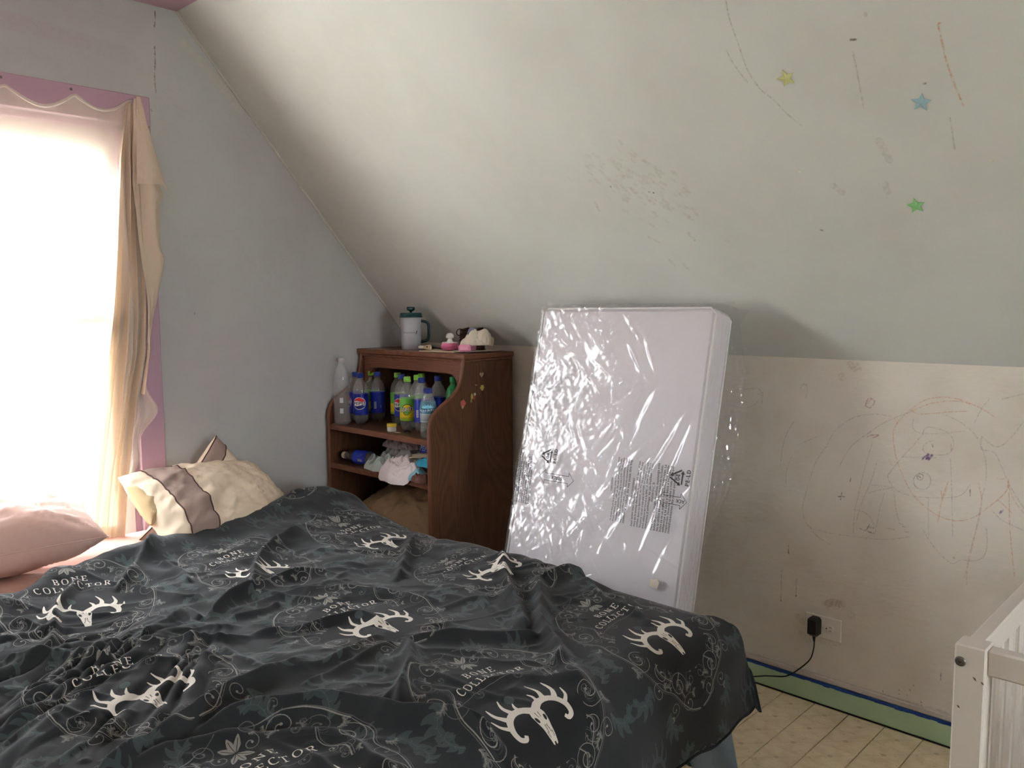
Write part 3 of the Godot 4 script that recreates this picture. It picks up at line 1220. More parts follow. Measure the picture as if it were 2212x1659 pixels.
func rim_line(shape: Array, edge := "all") -> Array:
	var s: PackedVector3Array = shape[0][0]
	var nu: int = shape[1]
	var nv: int = shape[2]
	var out := []
	for i in range(0, nu + 1):
		out.append(s[i])
	for j in range(1, nv + 1):
		out.append(s[j * (nu + 1) + nu])
	for i in range(nu - 1, -1, -1):
		out.append(s[nv * (nu + 1) + i])
	for j in range(nv - 1, 0, -1):
		out.append(s[j * (nu + 1)])
	return out


func pillows() -> void:
	# pink pillow lying under the window
	var sh := pillow_shape(0.66, 0.36, 0.21, 0.016, 10.0)
	var p := thing("pillow", "pale pink pillow lying under the bright window", "pillow", Vector3(0.225, 0.586, 1.885))
	p.rotation = Vector3(0.10, 1.42, 0.03)
	commit(pillow_mesh(sh), "cover", cloth("pink_pillow", rgb(222, 188, 175)), p)
	var mb := MB.new()
	mb.tube(rim_line(sh), 0.0025, 5, true)
	commit(mb, "seam", cloth("pink_pillow", rgb(222, 188, 175)), p)
	# tan pillow folded against the gable wall, with a brown-grey band at its end
	var tan := cloth("tan_pillowcase", rgb(238, 222, 196))
	var band := cloth("band_cloth", rgb(158, 140, 130))
	var pipe := cloth("dark_piping", rgb(84, 62, 58))
	p = thing("pillow", "tan pillow folded against the grey wall, with a brown band and dark piping", "pillow", Vector3(0.20, 0.47, 1.08))
	sh = pillow_shape(0.48, 0.48, 0.16, 0.020, 60.0, -0.03)
	# upper half leaning on the wall, its banded end up towards the window
	var xf := Transform3D(Basis(Vector3(0.05, 0.75, 0.66), Vector3(0.97, 0.10, -0.2), Vector3(0, 0, -1)).orthonormalized(), Vector3(-0.062, -0.018, -0.025))
	var m1 := pillow_mesh(sh)
	place(m1, xf)
	rest_on(m1, 0.004)
	commit(m1, "upper_fold", tan, p)
	end_band(sh, xf, 0.80, 0.97, 1.0, p, band, pipe)
	# lower half folded forward, its banded open end towards the window
	var sh2 := pillow_shape(0.60, 0.40, 0.19, 0.020, 140.0, -0.03)
	var xf2 := Transform3D(Basis(Vector3(0.22, 0.10, 0.97), Vector3(0.55, 0.80, -0.2), Vector3(0, 0, 1)).orthonormalized(), Vector3(0.075, 0.098, 0.045))
	var m2 := pillow_mesh(sh2)
	place(m2, xf2)
	rest_on(m2, 0.004)
	commit(m2, "lower_fold", tan, p)
	end_band(sh2, xf2, 0.66, 0.80, 1.0, p, band, pipe)
	# the yellowed ticking showing at the open end
	var sh3 := pillow_shape(0.12, 0.18, 0.09, 0.010, 200.0, 0.0, 24, 24)
	var m3 := pillow_mesh(sh3)
	place(m3, Transform3D(xf2.basis, xf2.origin + xf2.basis * Vector3(0.235, -0.02, 0.06)))
	rest_on(m3, 0.004)
	commit(m3, "ticking", cloth("yellow_ticking", rgb(192, 172, 132)), p)
	# brown pillow stuffed in the bottom of the bookcase
	sh = pillow_shape(0.62, 0.40, 0.26, 0.022, 300.0)
	p = thing("pillow", "brown pillow stuffed into the bottom shelf of the wooden bookcase", "pillow", Vector3(0.356, 0.372, 0.270))
	p.rotation = Vector3(0.30, 0.0, 0.05)
	commit(pillow_mesh(sh), "cover", cloth("brown_pillow", rgb(160, 134, 104)), p)
	mb = MB.new()
	mb.tube(rim_line(sh), 0.003, 5, true)
	commit(mb, "seam", cloth("brown_pillow", rgb(160, 134, 104)), p)


# cloth that sinks no lower than what carries it
func rest_on(mb: MB, low: float) -> void:
	for i in mb.v.size():
		if mb.v[i].y < low:
			mb.v[i].y = low + 0.02 * (mb.v[i].y - low)


func place(mb: MB, xf: Transform3D) -> void:
	for i in mb.v.size():
		mb.v[i] = xf * mb.v[i]
		mb.n[i] = xf.basis * mb.n[i]


# a strip of other cloth wrapped round a pillow between two fractions of its length, piped along both sides
func end_band(sh: Array, xf: Transform3D, f0: float, f1: float, _s: float, parent: Node, m: Material, pipe: Material) -> void:
	var nu: int = sh[1]
	var nv: int = sh[2]
	var i0 := int(round(f0 * nu))
	var i1 := int(round(f1 * nu))
	for side in 2:
		var s: PackedVector3Array = sh[0][side]
		var pts := PackedVector3Array()
		for j in nv + 1:
			for i in range(i0, i1 + 1):
				pts.append(xf * (s[j * (nu + 1) + i] + Vector3(0, 0.0022 if side == 0 else -0.0022, 0)))
		var mb := MB.new()
		mb.sheet(pts, i1 - i0, nv)
		if side == 0:
			for i in mb.n.size():
				mb.n[i] = -mb.n[i]
			for k in range(0, mb.ix.size(), 3):
				var a := mb.ix[k + 1]
				mb.ix[k + 1] = mb.ix[k + 2]
				mb.ix[k + 2] = a
		commit(mb, "end_band", m, parent)
	for ii in [i0, i1]:
		var s: PackedVector3Array = sh[0][0]
		var line := []
		for j in nv + 1:
			line.append(xf * (s[j * (nu + 1) + ii] + Vector3(0, 0.003, 0)))
		var mb := MB.new()
		mb.tube(line, 0.0024, 5)
		commit(mb, "piping", pipe, parent)


# ------------------------------------------------------------------ crib mattress leaning in its plastic bag
const MAT_AT := Vector3(1.445, 0.0, 0.563)
const MAT_W := 0.695
const MAT_H := 1.278
const MAT_T := 0.105
var film_h := PackedFloat32Array()
const FILM_NU := 200
const FILM_NV := 370


func mat_basis() -> Basis:
	return Basis(Vector3.UP, 0.025) * Basis(Vector3.RIGHT, -0.243) * Basis(Vector3.BACK, 0.005)


# height of the loose film over the mattress face at local (a across, b up)
func film(a: float, b: float) -> float:
	var i := clampf((a / (MAT_W + 0.02) + 0.5) * FILM_NU, 0.0, FILM_NU - 0.001)
	var j := clampf(b / (MAT_H + 0.02) * FILM_NV, 0.0, FILM_NV - 0.001)
	var i0 := int(i)
	var j0 := int(j)
	var w := FILM_NU + 1
	return lerpf(lerpf(film_h[j0 * w + i0], film_h[j0 * w + i0 + 1], i - i0), lerpf(film_h[(j0 + 1) * w + i0], film_h[(j0 + 1) * w + i0 + 1], i - i0), j - j0)


func crib_mattress() -> void:
	var o := thing("crib_mattress", "white crib mattress leaning against the wall inside a clear plastic bag", "mattress", MAT_AT)
	o.basis = mat_basis()
	o.position = MAT_AT + Vector3(0, 0.029, 0)
	var mb := MB.new()
	mb.box(Vector3(0, MAT_H * 0.5, -MAT_T * 0.5), Vector3(MAT_W, MAT_H, MAT_T), 0.012)
	commit(mb, "cover", mat("mattress_vinyl", rgb(232, 228, 232), 0.5), o)
	for z in [-0.004, -MAT_T + 0.004]:
		var c := []
		var hw := MAT_W * 0.5 - 0.001
		for e in [[-hw + 0.02, 0.001], [hw - 0.02, 0.001], [hw, 0.021], [hw, MAT_H - 0.02], [hw - 0.02, MAT_H], [-hw + 0.02, MAT_H], [-hw, MAT_H - 0.02], [-hw, 0.021]]:
			c.append(Vector3(e[0], e[1], z))
		mb = MB.new()
		mb.tube(c, 0.004, 6, true)
		commit(mb, "piping", mat("white_piping", rgb(244, 242, 240), 0.5), o)
	# quilting lines pressed across the face
	# --- the film: pulled creases running up to the top corner and crumpled patches at the left
	var w := FILM_NU + 1
	film_h.resize(w * (FILM_NV + 1))
	var n2 := FastNoiseLite.new()
	n2.seed = 77
	n2.frequency = 1.0
	n2.fractal_octaves = 2
	for j in FILM_NV + 1:
		for i in w:
			var a := (float(i) / FILM_NU - 0.5) * (MAT_W + 0.02)
			var b := float(j) / FILM_NV * (MAT_H + 0.02)
			var y := 0.010 + 0.0035 * n2.get_noise_2d(a * 4.0, b * 3.5)
			var crush := clampf(0.5 - a * 2.2, 0.15, 1.0)
			y += 0.0010 * crush * (0.6 - absf(n2.get_noise_2d(a * 14.0 + b * 9.0, b * 7.0 - a * 4.0 + 30.0)) * 2.0)
			y += 0.0007 * crush * (0.6 - absf(n2.get_noise_2d(a * 20.0 - b * 13.0 + 60.0, b * 9.0)) * 2.0)
			film_h[j * w + i] = y
	var creases := []
	for f in FILM_FOLDS:
		creases.append([f[0] * 0.5, f[1] * 1.35, f[2], f[3], f[4], f[5]])
	rng.seed = 29
	for k in 110:
		var p := Vector2(rng.randf_range(-0.34, 0.2), rng.randf_range(0.3, 1.25)) if k % 4 else Vector2(rng.randf_range(-0.34, 0.34), rng.randf_range(0.2, 1.28))
		var d := Vector2.from_angle(rng.randfn(0.0, 0.28) + (1.05 if k % 3 else 2.3)) * rng.randf_range(0.02, 0.09)
		creases.append([rng.randf_range(0.0016, 0.0032), rng.randf_range(0.004, 0.0085), p.x - d.x, p.y - d.y, p.x + d.x, p.y + d.y])
	for f in creases:
		var p0 := Vector2(f[2], f[3])
		var p1 := Vector2(f[4], f[5])
		var ab := p1 - p0
		var m: float = f[1] * 2.5
		for j in range(maxi(0, int((minf(p0.y, p1.y) - m) / (MAT_H + 0.02) * FILM_NV)), mini(FILM_NV, int((maxf(p0.y, p1.y) + m) / (MAT_H + 0.02) * FILM_NV) + 1) + 1):
			for i in range(maxi(0, int(((minf(p0.x, p1.x) - m) / (MAT_W + 0.02) + 0.5) * FILM_NU)), mini(FILM_NU, int(((maxf(p0.x, p1.x) + m) / (MAT_W + 0.02) + 0.5) * FILM_NU) + 1) + 1):
				var p := Vector2((float(i) / FILM_NU - 0.5) * (MAT_W + 0.02), float(j) / FILM_NV * (MAT_H + 0.02))
				var t := (p - p0).dot(ab) / ab.length_squared()
				if t < 0.0 or t > 1.0:
					continue
				var d: float = absf(ab.cross(p - p0)) / ab.length()
				if d < f[1] * 2.5:
					film_h[j * w + i] += f[0] * exp(-pow(d / f[1], 2.0)) * sin(PI * t)
	for i in film_h.size():
		film_h[i] = maxf(film_h[i], 0.0035)
	var bag := thing("plastic_bag", "clear printed plastic bag stretched round the leaning crib mattress", "plastic bag", o.position)
	bag.basis = mat_basis()
	var fm := clear_mat("bag_film", rgb(236, 236, 240), 0.08, 0.07)
	mb = MB.new()
	var pts := PackedVector3Array()
	for j in FILM_NV + 1:
		for i in w:
			var a := (float(i) / FILM_NU - 0.5) * (MAT_W + 0.02)
			var b := float(j) / FILM_NV * (MAT_H + 0.02) - 0.004
			var e := minf(1.0, minf(minf(i, FILM_NU - i) / 3.0, (FILM_NV - j) / 3.0))
			pts.append(Vector3(a, b, film_h[j * w + i] * lerpf(0.25, 1.0, e)))
	mb.sheet(pts, FILM_NU, FILM_NV)
	commit(mb, "front_film", fm, bag)
	# right side and the slack standing off behind it
	mb = MB.new()
	pts = PackedVector3Array()
	var nu := 40
	var nv := 120
	for j in nv + 1:
		var f := float(j) / nv
		var slack := 0.004 + 0.045 * smoothstep(0.42, 0.62, f) * (1.0 - 0.75 * smoothstep(0.82, 1.0, f)) + 0.012 * smoothstep(0.3, 0.0, f)
		for i in nu + 1:
			var g := float(i) / nu
			var zz := 0.002 - g * (MAT_T + slack * 0.6)
			var xx := MAT_W * 0.5 + 0.010 + slack * pow(g, 1.6) + 0.004 * n2.get_noise_2d(g * 8.0, f * 30.0)
			if f > 0.97:
				xx += (f - 0.97) * 0.9 * g
			pts.append(Vector3(xx, f * (MAT_H + 0.02) - 0.004, zz))
	mb.sheet(pts, nu, nv)
	commit(mb, "side_film", fm, bag)
	# left side
	mb = MB.new()
	pts = PackedVector3Array()
	for j in nv + 1:
		var f := float(j) / nv
		for i in nu + 1:
			var g := float(i) / nu
			pts.append(Vector3(-MAT_W * 0.5 - 0.010 - 0.004 * n2.get_noise_2d(g * 6.0 + 9.0, f * 24.0), f * (MAT_H + 0.02) - 0.004, 0.002 - g * MAT_T))
	mb.sheet(pts, nu, nv)
	commit(mb, "side_film", fm, bag)
	# gathered top
	mb = MB.new()
	pts = PackedVector3Array()
	nu = 80
	nv = 12
	for j in nv + 1:
		var g := float(j) / nv
		for i in nu + 1:
			var f := float(i) / nu
			var x := (f - 0.5) * (MAT_W + 0.02 + 0.05 * g)
			pts.append(Vector3(x, MAT_H + 0.012 + 0.006 * sin(g * PI) + 0.004 * n2.get_noise_2d(f * 22.0, g * 3.0) , 0.003 - g * MAT_T))
	mb.sheet(pts, nu, nv)
	commit(mb, "top_film", fm, bag)
	# flat seal standing up along the top edge
	mb = MB.new()
	pts = PackedVector3Array()
	for j in 5:
		for i in nu + 1:
			var f := float(i) / nu
			pts.append(Vector3((f - 0.5) * (MAT_W + 0.07), MAT_H + 0.014 + j * 0.003 + 0.006 * pow(absf(f - 0.5) * 2.0, 8.0), -MAT_T * 0.45 + 0.006 * n2.get_noise_2d(f * 14.0, j * 0.6)))
	mb.sheet(pts, nu, 4)
	commit(mb, "top_seal", fm, bag)
	# --- print: warnings up the film, recycling marks, stack arrows
	var ink := mat("bag_ink", rgb(70, 68, 70), 0.6)
	print_block(bag, ink, Vector2(-0.318, 0.67), 0.19, 8, 0.0095, "ADVERTENCIA", ["Para evitar el riesgo de asfixia,", "mantenga esta bolsa de plastico fuera", "del alcance de los bebes y los ninos.", "No la utilice en cunas, camas,", "carriolas ni corrales. La bolsa", "no es un juguete. La pelicula fina", "puede adherirse a la nariz y la boca", "y obstruir la respiracion."])
	print_block(bag, ink, Vector2(0.098, 0.672), 0.19, 7, 0.0095, "WARNING", ["To avoid danger of suffocation, keep this plastic bag away", "from babies and children. Do not use in cribs, beds,", "carriages or playpens. This bag is not a toy. The thin film", "may cling to nose and mouth and prevent breathing. Discard", "bag and any other packaging materials immediately upon", "removing product. Do not reuse this bag."])
	print_block(bag, ink, Vector2(0.178, 0.668), 0.19, 7, 0.0095, "AVERTISSEMENT", ["Pour eviter tout risque de suffocation, tenir ce sac", "hors de la portee des bebes et des enfants. Ne pas", "utiliser dans les berceaux, les lits, les poussettes ou", "les parcs. Ce sac n'est pas un jouet. La mince pellicule", "peut adherer au nez et a la bouche. Jeter ce sac et les", "materiaux d'emballage. Ne pas reutiliser ce sac."])
	print_block(bag, ink, Vector2(0.256, 0.668), 0.19, 7, 0.0095, "ADVERTENCIA", ["Para evitar el riesgo de asfixia, mantenga esta", "bolsa de plastico fuera del alcance de los bebes.", "No la utilice en cunas, camas ni carriolas. La", "bolsa no es un juguete. La pelicula fina puede", "adherirse a la nariz y la boca e impedir la", "respiracion. Deseche la bolsa y todo empaque", "inmediatamente. No reuse esta bolsa."])
	recycle_mark(bag, ink, Vector2(-0.217, 0.752), 0.030)
	print_line(bag, ink, "PE-LD", Vector2(-0.183, 0.754), 0.019, PI * 0.5)
	recycle_mark(bag, ink, Vector2(0.300, 0.745), 0.030)
	print_line(bag, ink, "PE-LD", Vector2(0.334, 0.747), 0.019, PI * 0.5)
	arrow_mark(bag, ink, Vector2(-0.165, 0.681), 0.145)
	print_line(bag, ink, "STACK", Vector2(-0.165, 0.681), 0.016, PI)
	arrow_mark(bag, ink, Vector2(0.290, 0.674), 0.10)
	print_line(bag, ink, "ACK", Vector2(0.318, 0.674), 0.015, PI)
	# a torn scrap of tape low on the film
	mb = MB.new()
	mb.prism(PackedVector2Array([Vector2(-0.016, -0.012), Vector2(0.012, -0.014), Vector2(0.016, 0.004), Vector2(0.008, 0.016), Vector2(-0.004, 0.010), Vector2(-0.014, 0.012)]), Transform3D(Basis.IDENTITY, Vector3(0.27, 0.417, film(0.27, 0.417) + 0.0012)), 0.0012)
	commit(mb, "tape_scrap", mat("tape_scrap", rgb(222, 214, 198), 0.6), bag)


func on_film(p: Vector2) -> Vector3:
	return Vector3(p.x, p.y, film(p.x, p.y + 0.004) + 0.0009)


func print_line(parent: Node, m: Material, words: String, at: Vector2, size: float, turn: float, bold := true) -> MeshInstance3D:
	var mb := MB.new()
	ink_words(mb, words, at, size, turn, bold, true)
	return commit(mb, "print", m, parent)


func ink_words(mb: MB, words: String, at: Vector2, size: float, turn: float, bold: bool, centred: bool) -> float:
	var t := text_tris(words, bold)
	var lo := Vector2(INF, INF)
	var hi := -lo
	for p in t:
		lo = lo.min(p)
		hi = hi.max(p)
	var mid := (lo + hi) * 0.5 if centred else Vector2(lo.x, 0.0)
	for k in range(0, t.size(), 3):
		var id := []
		for j in 3:
			var p := at + ((t[k + j] - mid) * size).rotated(turn)
			id.append(mb.vert(on_film(p), Vector3.BACK))
		mb.tri(id[0], id[1], id[2])
	return (hi.x - lo.x) * size


func print_block(parent: Node, m: Material, at: Vector2, tall: float, _rows: int, size: float, head: String, lines: Array) -> void:
	var mb := MB.new()
	var pitch := size * 1.06
	var x := at.x - pitch * lines.size() * 0.5
	ink_words(mb, head, Vector2(x - pitch * 0.2, at.y + 0.02), size * 0.95, PI * 0.5, true, true)
	for l in lines:
		x += pitch
		var fit := size
		var t := text_tris(l, false)
		var lo := INF
		var hi := -INF
		for p in t:
			lo = minf(lo, p.x)
			hi = maxf(hi, p.x)
		fit = minf(size * 1.1, tall / (hi - lo))
		ink_words(mb, l, Vector2(x, at.y - tall * 0.5), fit, PI * 0.5, true, false)
	commit(mb, "printed_warning", m, parent)


func flat_stroke(mb: MB, pts: PackedVector2Array, w: float) -> void:
	for i in pts.size() - 1:
		var d := (pts[i + 1] - pts[i]).normalized()
		var o := Vector2(-d.y, d.x) * w * 0.5
		var steps := maxi(1, int(pts[i].distance_to(pts[i + 1]) / 0.012))
		for s in steps:
			var a := pts[i].lerp(pts[i + 1], float(s) / steps)
			var b := pts[i].lerp(pts[i + 1], float(s + 1) / steps)
			var q := [mb.vert(on_film(a - o), Vector3.BACK), mb.vert(on_film(b - o), Vector3.BACK), mb.vert(on_film(b + o), Vector3.BACK), mb.vert(on_film(a + o), Vector3.BACK)]
			mb.tri(q[0], q[1], q[2])
			mb.tri(q[0], q[2], q[3])


func recycle_mark(parent: Node, m: Material, at: Vector2, r: float) -> void:
	var mb := MB.new()
	for k in 3:
		var a := PI + TAU * k / 3.0
		var b := a + TAU / 3.0
		var p := at + Vector2(cos(a), sin(a)) * r
		var q := at + Vector2(cos(b), sin(b)) * r
		flat_stroke(mb, PackedVector2Array([p.lerp(q, 0.10), p.lerp(q, 0.72)]), 0.0048)
		var d := (q - p).normalized()
		var o := Vector2(-d.y, d.x)
		var tip := p.lerp(q, 0.92)
		var id := [mb.vert(on_film(tip), Vector3.BACK), mb.vert(on_film(tip - d * 0.011 + o * 0.007), Vector3.BACK), mb.vert(on_film(tip - d * 0.011 - o * 0.007), Vector3.BACK)]
		mb.tri(id[0], id[1], id[2])
	ink_words(mb, "04", at, 0.018, PI * 0.5, true, true)
	commit(mb, "recycling_mark", m, parent)


func arrow_mark(parent: Node, m: Material, at: Vector2, l: float) -> void:
	var mb := MB.new()
	var h := l * 0.5
	var pts := PackedVector2Array()
	for e in [[-h, 0.0], [-h + 0.022, 0.024], [-h + 0.022, 0.012], [h - 0.022, 0.012], [h - 0.022, 0.024], [h, 0.0], [h - 0.022, -0.024], [h - 0.022, -0.012], [-h + 0.022, -0.012], [-h + 0.022, -0.024], [-h, 0.0]]:
		pts.append(at + Vector2(e[0], e[1]).rotated(0.0))
	flat_stroke(mb, pts, 0.0017)
	commit(mb, "stack_arrow", m, parent)


# ------------------------------------------------------------------ bookcase
func wood(called: String, a: Color, b: Color, sd: int, gloss := 0.42) -> StandardMaterial3D:
	if mats.has(called):
		return mats[called]
	var w := 512
	var h := 1024
	var im := Image.create(w, h, false, Image.FORMAT_RGBA8)
	var f := FastNoiseLite.new()
	f.seed = sd
	f.frequency = 1.0
	f.fractal_octaves = 2
	for y in h:
		for x in w:
			var u := x / 512.0
			var v := y / 1024.0
			# cathedral figure: rings bent by a slow drift, cut by fine pores
			var bend := f.get_noise_2d(u * 2.0 + 5.0, v * 1.1) * 1.3
			var ring := absf(fmod((u + bend * 0.22 + pow(absf(u - 0.5), 2.0) * 1.2) * 22.0 + 40.0, 1.0) - 0.5) * 2.0
			var pore := f.get_noise_2d(u * 170.0, v * 9.0)
			var t := clampf(0.30 + 0.42 * ring + 0.35 * pore, 0.0, 1.0)
			im.set_pixel(x, y, a.lerp(b, t))
	im.generate_mipmaps()
	var m := mat(called, Color.WHITE, gloss, {"albedo_texture": tex(im), "uv1_scale": Vector3(1.9, 0.95, 1)})
	return m


func bookcase() -> void:
	var side_w := wood("bookcase_wood", rgb(64, 41, 27), rgb(108, 73, 49), 1)
	var front_w := wood("bookcase_front_wood", rgb(86, 50, 36), rgb(130, 86, 63), 2, 0.38)
	var o := thing("bookcase", "dark wooden bookcase with scalloped sides and arched top rail in the corner", "bookcase", Vector3(0.012, 0, 0.032))
	var prof := PackedVector2Array()
	# side profile (depth, height): deep below, curving back to a shallow top
	for e in [[0.0, 0.0], [0.455, 0.0], [0.455, 0.80], [0.453, 0.822], [0.446, 0.842], [0.434, 0.860], [0.416, 0.876], [0.392, 0.892], [0.362, 0.908], [0.334, 0.925], [0.312, 0.944], [0.297, 0.965], [0.287, 0.990], [0.280, 1.018], [0.274, 1.045], [0.270, 1.068], [0.0, 1.068]]:
		prof.append(Vector2(e[0], e[1]))
	for x in [0.0, 0.6735]:
		var mb := MB.new()
		# local x of the prism is depth (+z), local y up, pushed along +x
		mb.prism(prof, Transform3D(Basis(Vector3.BACK, Vector3.UP, Vector3.LEFT), Vector3(x + 0.018, 0, 0)), 0.018, Vector3.UP, 0.0)
		var s := commit(mb, "side_panel", side_w, o)
		var line := []
		for i in range(1, prof.size() - 1):
			line.append(Vector3(x + 0.009, prof[i].y, prof[i].x))
		var me := MB.new()
		me.tube(line, 0.0088, 8)
		commit(me, "rounded_edge", front_w, s)
	var mt := MB.new()
	mt.box(Vector3(0.3457, 1.0795, 0.142), Vector3(0.712, 0.020, 0.285), 0.003, Basis.IDENTITY, Vector3.RIGHT)
	var top := commit(mt, "top_board", front_w, o)
	mt = MB.new()
	mt.box(Vector3(0.3457, 1.0635, 0.140), Vector3(0.702, 0.012, 0.276), 0.004, Basis.IDENTITY, Vector3.RIGHT)
	commit(mt, "top_moulding", front_w, top)
	# arched rail under the top
	var poly := PackedVector2Array()
	for e in [[0.018, 1.057], [0.018, 0.935], [0.032, 0.940], [0.046, 0.952], [0.058, 0.970], [0.070, 0.990], [0.086, 1.003], [0.110, 1.008], [0.585, 1.008], [0.608, 1.003], [0.624, 0.990], [0.636, 0.970], [0.648, 0.952], [0.660, 0.940], [0.6735, 0.935], [0.6735, 1.057]]:
		poly.append(Vector2(e[0], e[1]))
	var mv := MB.new()
	mv.prism(poly, Transform3D(Basis.IDENTITY, Vector3(0, 0, 0.246)), 0.018, Vector3.RIGHT, 0.0)
	commit(mv, "arched_rail", front_w, o)
	for y in [0.758, 0.588, 0.20]:
		var ms := MB.new()
		ms.box(Vector3(0.3457, y, 0.232), Vector3(0.655, 0.020, 0.446), 0.002, Basis.IDENTITY, Vector3.RIGHT)
		var so := commit(ms, "shelf", side_w, o)
		if y > 0.3:
			var me := MB.new()
			me.box(Vector3(0.3457, y - 0.002, 0.4555), Vector3(0.654, 0.024, 0.005), 0.0018, Basis.IDENTITY, Vector3.RIGHT)
			commit(me, "shelf_lip", front_w, so)
	var mbk := MB.new()
	mbk.box(Vector3(0.3457, 0.535, 0.004), Vector3(0.656, 1.04, 0.006), 0.0)
	commit(mbk, "back_panel", side_w, o)
	var mk := MB.new()
	mk.box(Vector3(0.3457, 0.095, 0.43), Vector3(0.655, 0.19, 0.018), 0.002, Basis.IDENTITY, Vector3.RIGHT)
	commit(mk, "plinth", front_w, o)
	# small peeling stickers on the outer side
	var sx := 0.6735 + 0.0182
	var turn := Basis(Vector3.FORWARD, Vector3.UP, Vector3.RIGHT)
	for e in [[0.895, 0.285, 0.014, rgb(196, 104, 92), "round"], [0.880, 0.287, 0.007, rgb(206, 196, 150), "drop"], [0.916, 0.236, 0.011, rgb(176, 160, 86), "drop"], [0.912, 0.224, 0.010, rgb(150, 74, 58), "drop"], [0.926, 0.220, 0.006, rgb(200, 192, 168), "round"], [0.900, 0.240, 0.007, rgb(132, 140, 84), "drop"], [0.949, 0.178, 0.012, rgb(206, 184, 110), "cake"], [0.966, 0.212, 0.006, rgb(190, 160, 130), "moon"], [1.003, 0.181, 0.012, rgb(170, 152, 126), "heart"]]:
		var ms := MB.new()
		ms.prism(sticker(e[4], e[2]), Transform3D(turn, Vector3(sx, e[0], e[1])), 0.0008)
		commit(ms, "sticker", mat("sticker_%s_%d" % [e[4], int(e[3].r * 255)], e[3], 0.5), o)


func sticker(kind: String, r: float) -> PackedVector2Array:
	var p := PackedVector2Array()
	var m := 18
	for k in m:
		var a := TAU * k / m
		match kind:
			"round":
				p.append(Vector2(cos(a), sin(a)) * r * (1.0 + 0.12 * cos(a * 5.0)))
			"drop":
				p.append(Vector2(cos(a) * 0.6, sin(a) * (1.4 if sin(a) > 0.0 else 0.8)) * r)
			"cake":
				p.append(Vector2(cos(a) * (1.0 if sin(a) > -0.1 else 0.7), sin(a)) * r * (1.0 + (0.15 * cos(a * 6.0) if sin(a) > 0.0 else 0.0)))
			"moon":
				p.append(Vector2(cos(a), sin(a) if sin(a) < 0.0 else -0.4 * sin(a)) * r)
			_:
				p.append(Vector2(16.0 * pow(sin(a), 3.0), 13.0 * cos(a) - 5.0 * cos(2.0 * a) - 2.0 * cos(3.0 * a) - cos(4.0 * a)) * r / 16.0)
	return p


# ------------------------------------------------------------------ crib
func crib() -> void:
	var white := mat("crib_paint", rgb(218, 212, 201), 0.42)
	var o := thing("crib", "white slatted wooden crib with chipped paint, its corner post nearest", "crib", Vector3(2.718, 0, 1.138))
	var len := 1.36
	var dep := 0.745
	for px in [0.0225, len - 0.0225]:
		for pz in [-0.0225, -dep + 0.0225]:
			var mb := MB.new()
			mb.box(Vector3(px, 0.375, pz), Vector3(0.045, 0.75, 0.045), 0.0025)
			var post := commit(mb, "post", white, o)
			if pz > -0.1:
				mb = MB.new()
				mb.lathe([Vector2(0, 0.0022), Vector2(0.0028, 0.0012), Vector2(0.0034, 0.0026), Vector2(0.0068, 0.0024), Vector2(0.0082, 0.0)], 20, Vector3(px - 0.0135 if px < 0.5 else px, 0.722, 0.0), Basis(Vector3.RIGHT, PI * 0.5))
				commit(mb, "bolt", mat("bolt_steel", rgb(120, 118, 112), 0.35, {"metallic": 0.9}), post).set_meta("label", "grey metal bolt head")
				# chips in the paint
				for e in [[0.008, 0.700, 0.004], [0.019, 0.696, 0.003], [-0.013, 0.648, 0.003]]:
					mb = MB.new()
					mb.prism(PackedVector2Array([Vector2(-0.0012, e[2]), Vector2(0.0014, e[2] * 0.3), Vector2(0.0010, -e[2]), Vector2(-0.0014, -e[2] * 0.2)]), Transform3D(Basis(Vector3.BACK, 0.5), Vector3(px + e[0], e[1], 0.0001)), 0.0002)
					commit(mb, "paint_chip", mat("chip", rgb(110, 88, 72), 0.8), post)
	# end panels run back to the wall, long panels run along it
	for ex in [0.021, len - 0.021]:
		for y in [0.727, 0.155]:
			var mb := MB.new()
			mb.box(Vector3(ex, y, -dep * 0.5), Vector3(0.026, 0.042, dep - 0.088), 0.003, Basis.IDENTITY, Vector3.BACK)
			var rail := commit(mb, "rail", white, o)
			if ex < 0.5 and y > 0.5:
				mb = MB.new()
				mb.prism(PackedVector2Array([Vector2(-0.004, -0.022), Vector2(0.003, -0.020), Vector2(0.004, 0.016), Vector2(-0.002, 0.022)]), Transform3D(Basis(Vector3.RIGHT, -PI * 0.5), Vector3(ex + 0.006, 0.7481, -0.395)), 0.0003)
				commit(mb, "paint_chip", mat("chip", rgb(110, 88, 72), 0.8), rail)
		for k in 7:
			var mb := MB.new()
			mb.box(Vector3(ex, 0.441, -0.105 - 0.0795 * k), Vector3(0.013, 0.532, 0.028), 0.005)
			commit(mb, "slat", white, o)
	for ez in [-0.021, -dep + 0.021]:
		for y in [0.727, 0.155]:
			var mb := MB.new()
			mb.box(Vector3(len * 0.5, y, ez), Vector3(len - 0.088, 0.042, 0.026), 0.003, Basis.IDENTITY, Vector3.RIGHT)
			commit(mb, "rail", white, o)
		for k in 14:
			var mb := MB.new()
			mb.box(Vector3(0.125 + 0.0855 * k, 0.441, ez), Vector3(0.028, 0.532, 0.013), 0.005)
			commit(mb, "slat", white, o)
	var mb := MB.new()
	mb.box(Vector3(len * 0.5, 0.20, -dep * 0.5), Vector3(len - 0.06, 0.012, dep - 0.06), 0.0)
	commit(mb, "mattress_board", mat("crib_board", rgb(170, 150, 128), 0.7), o)


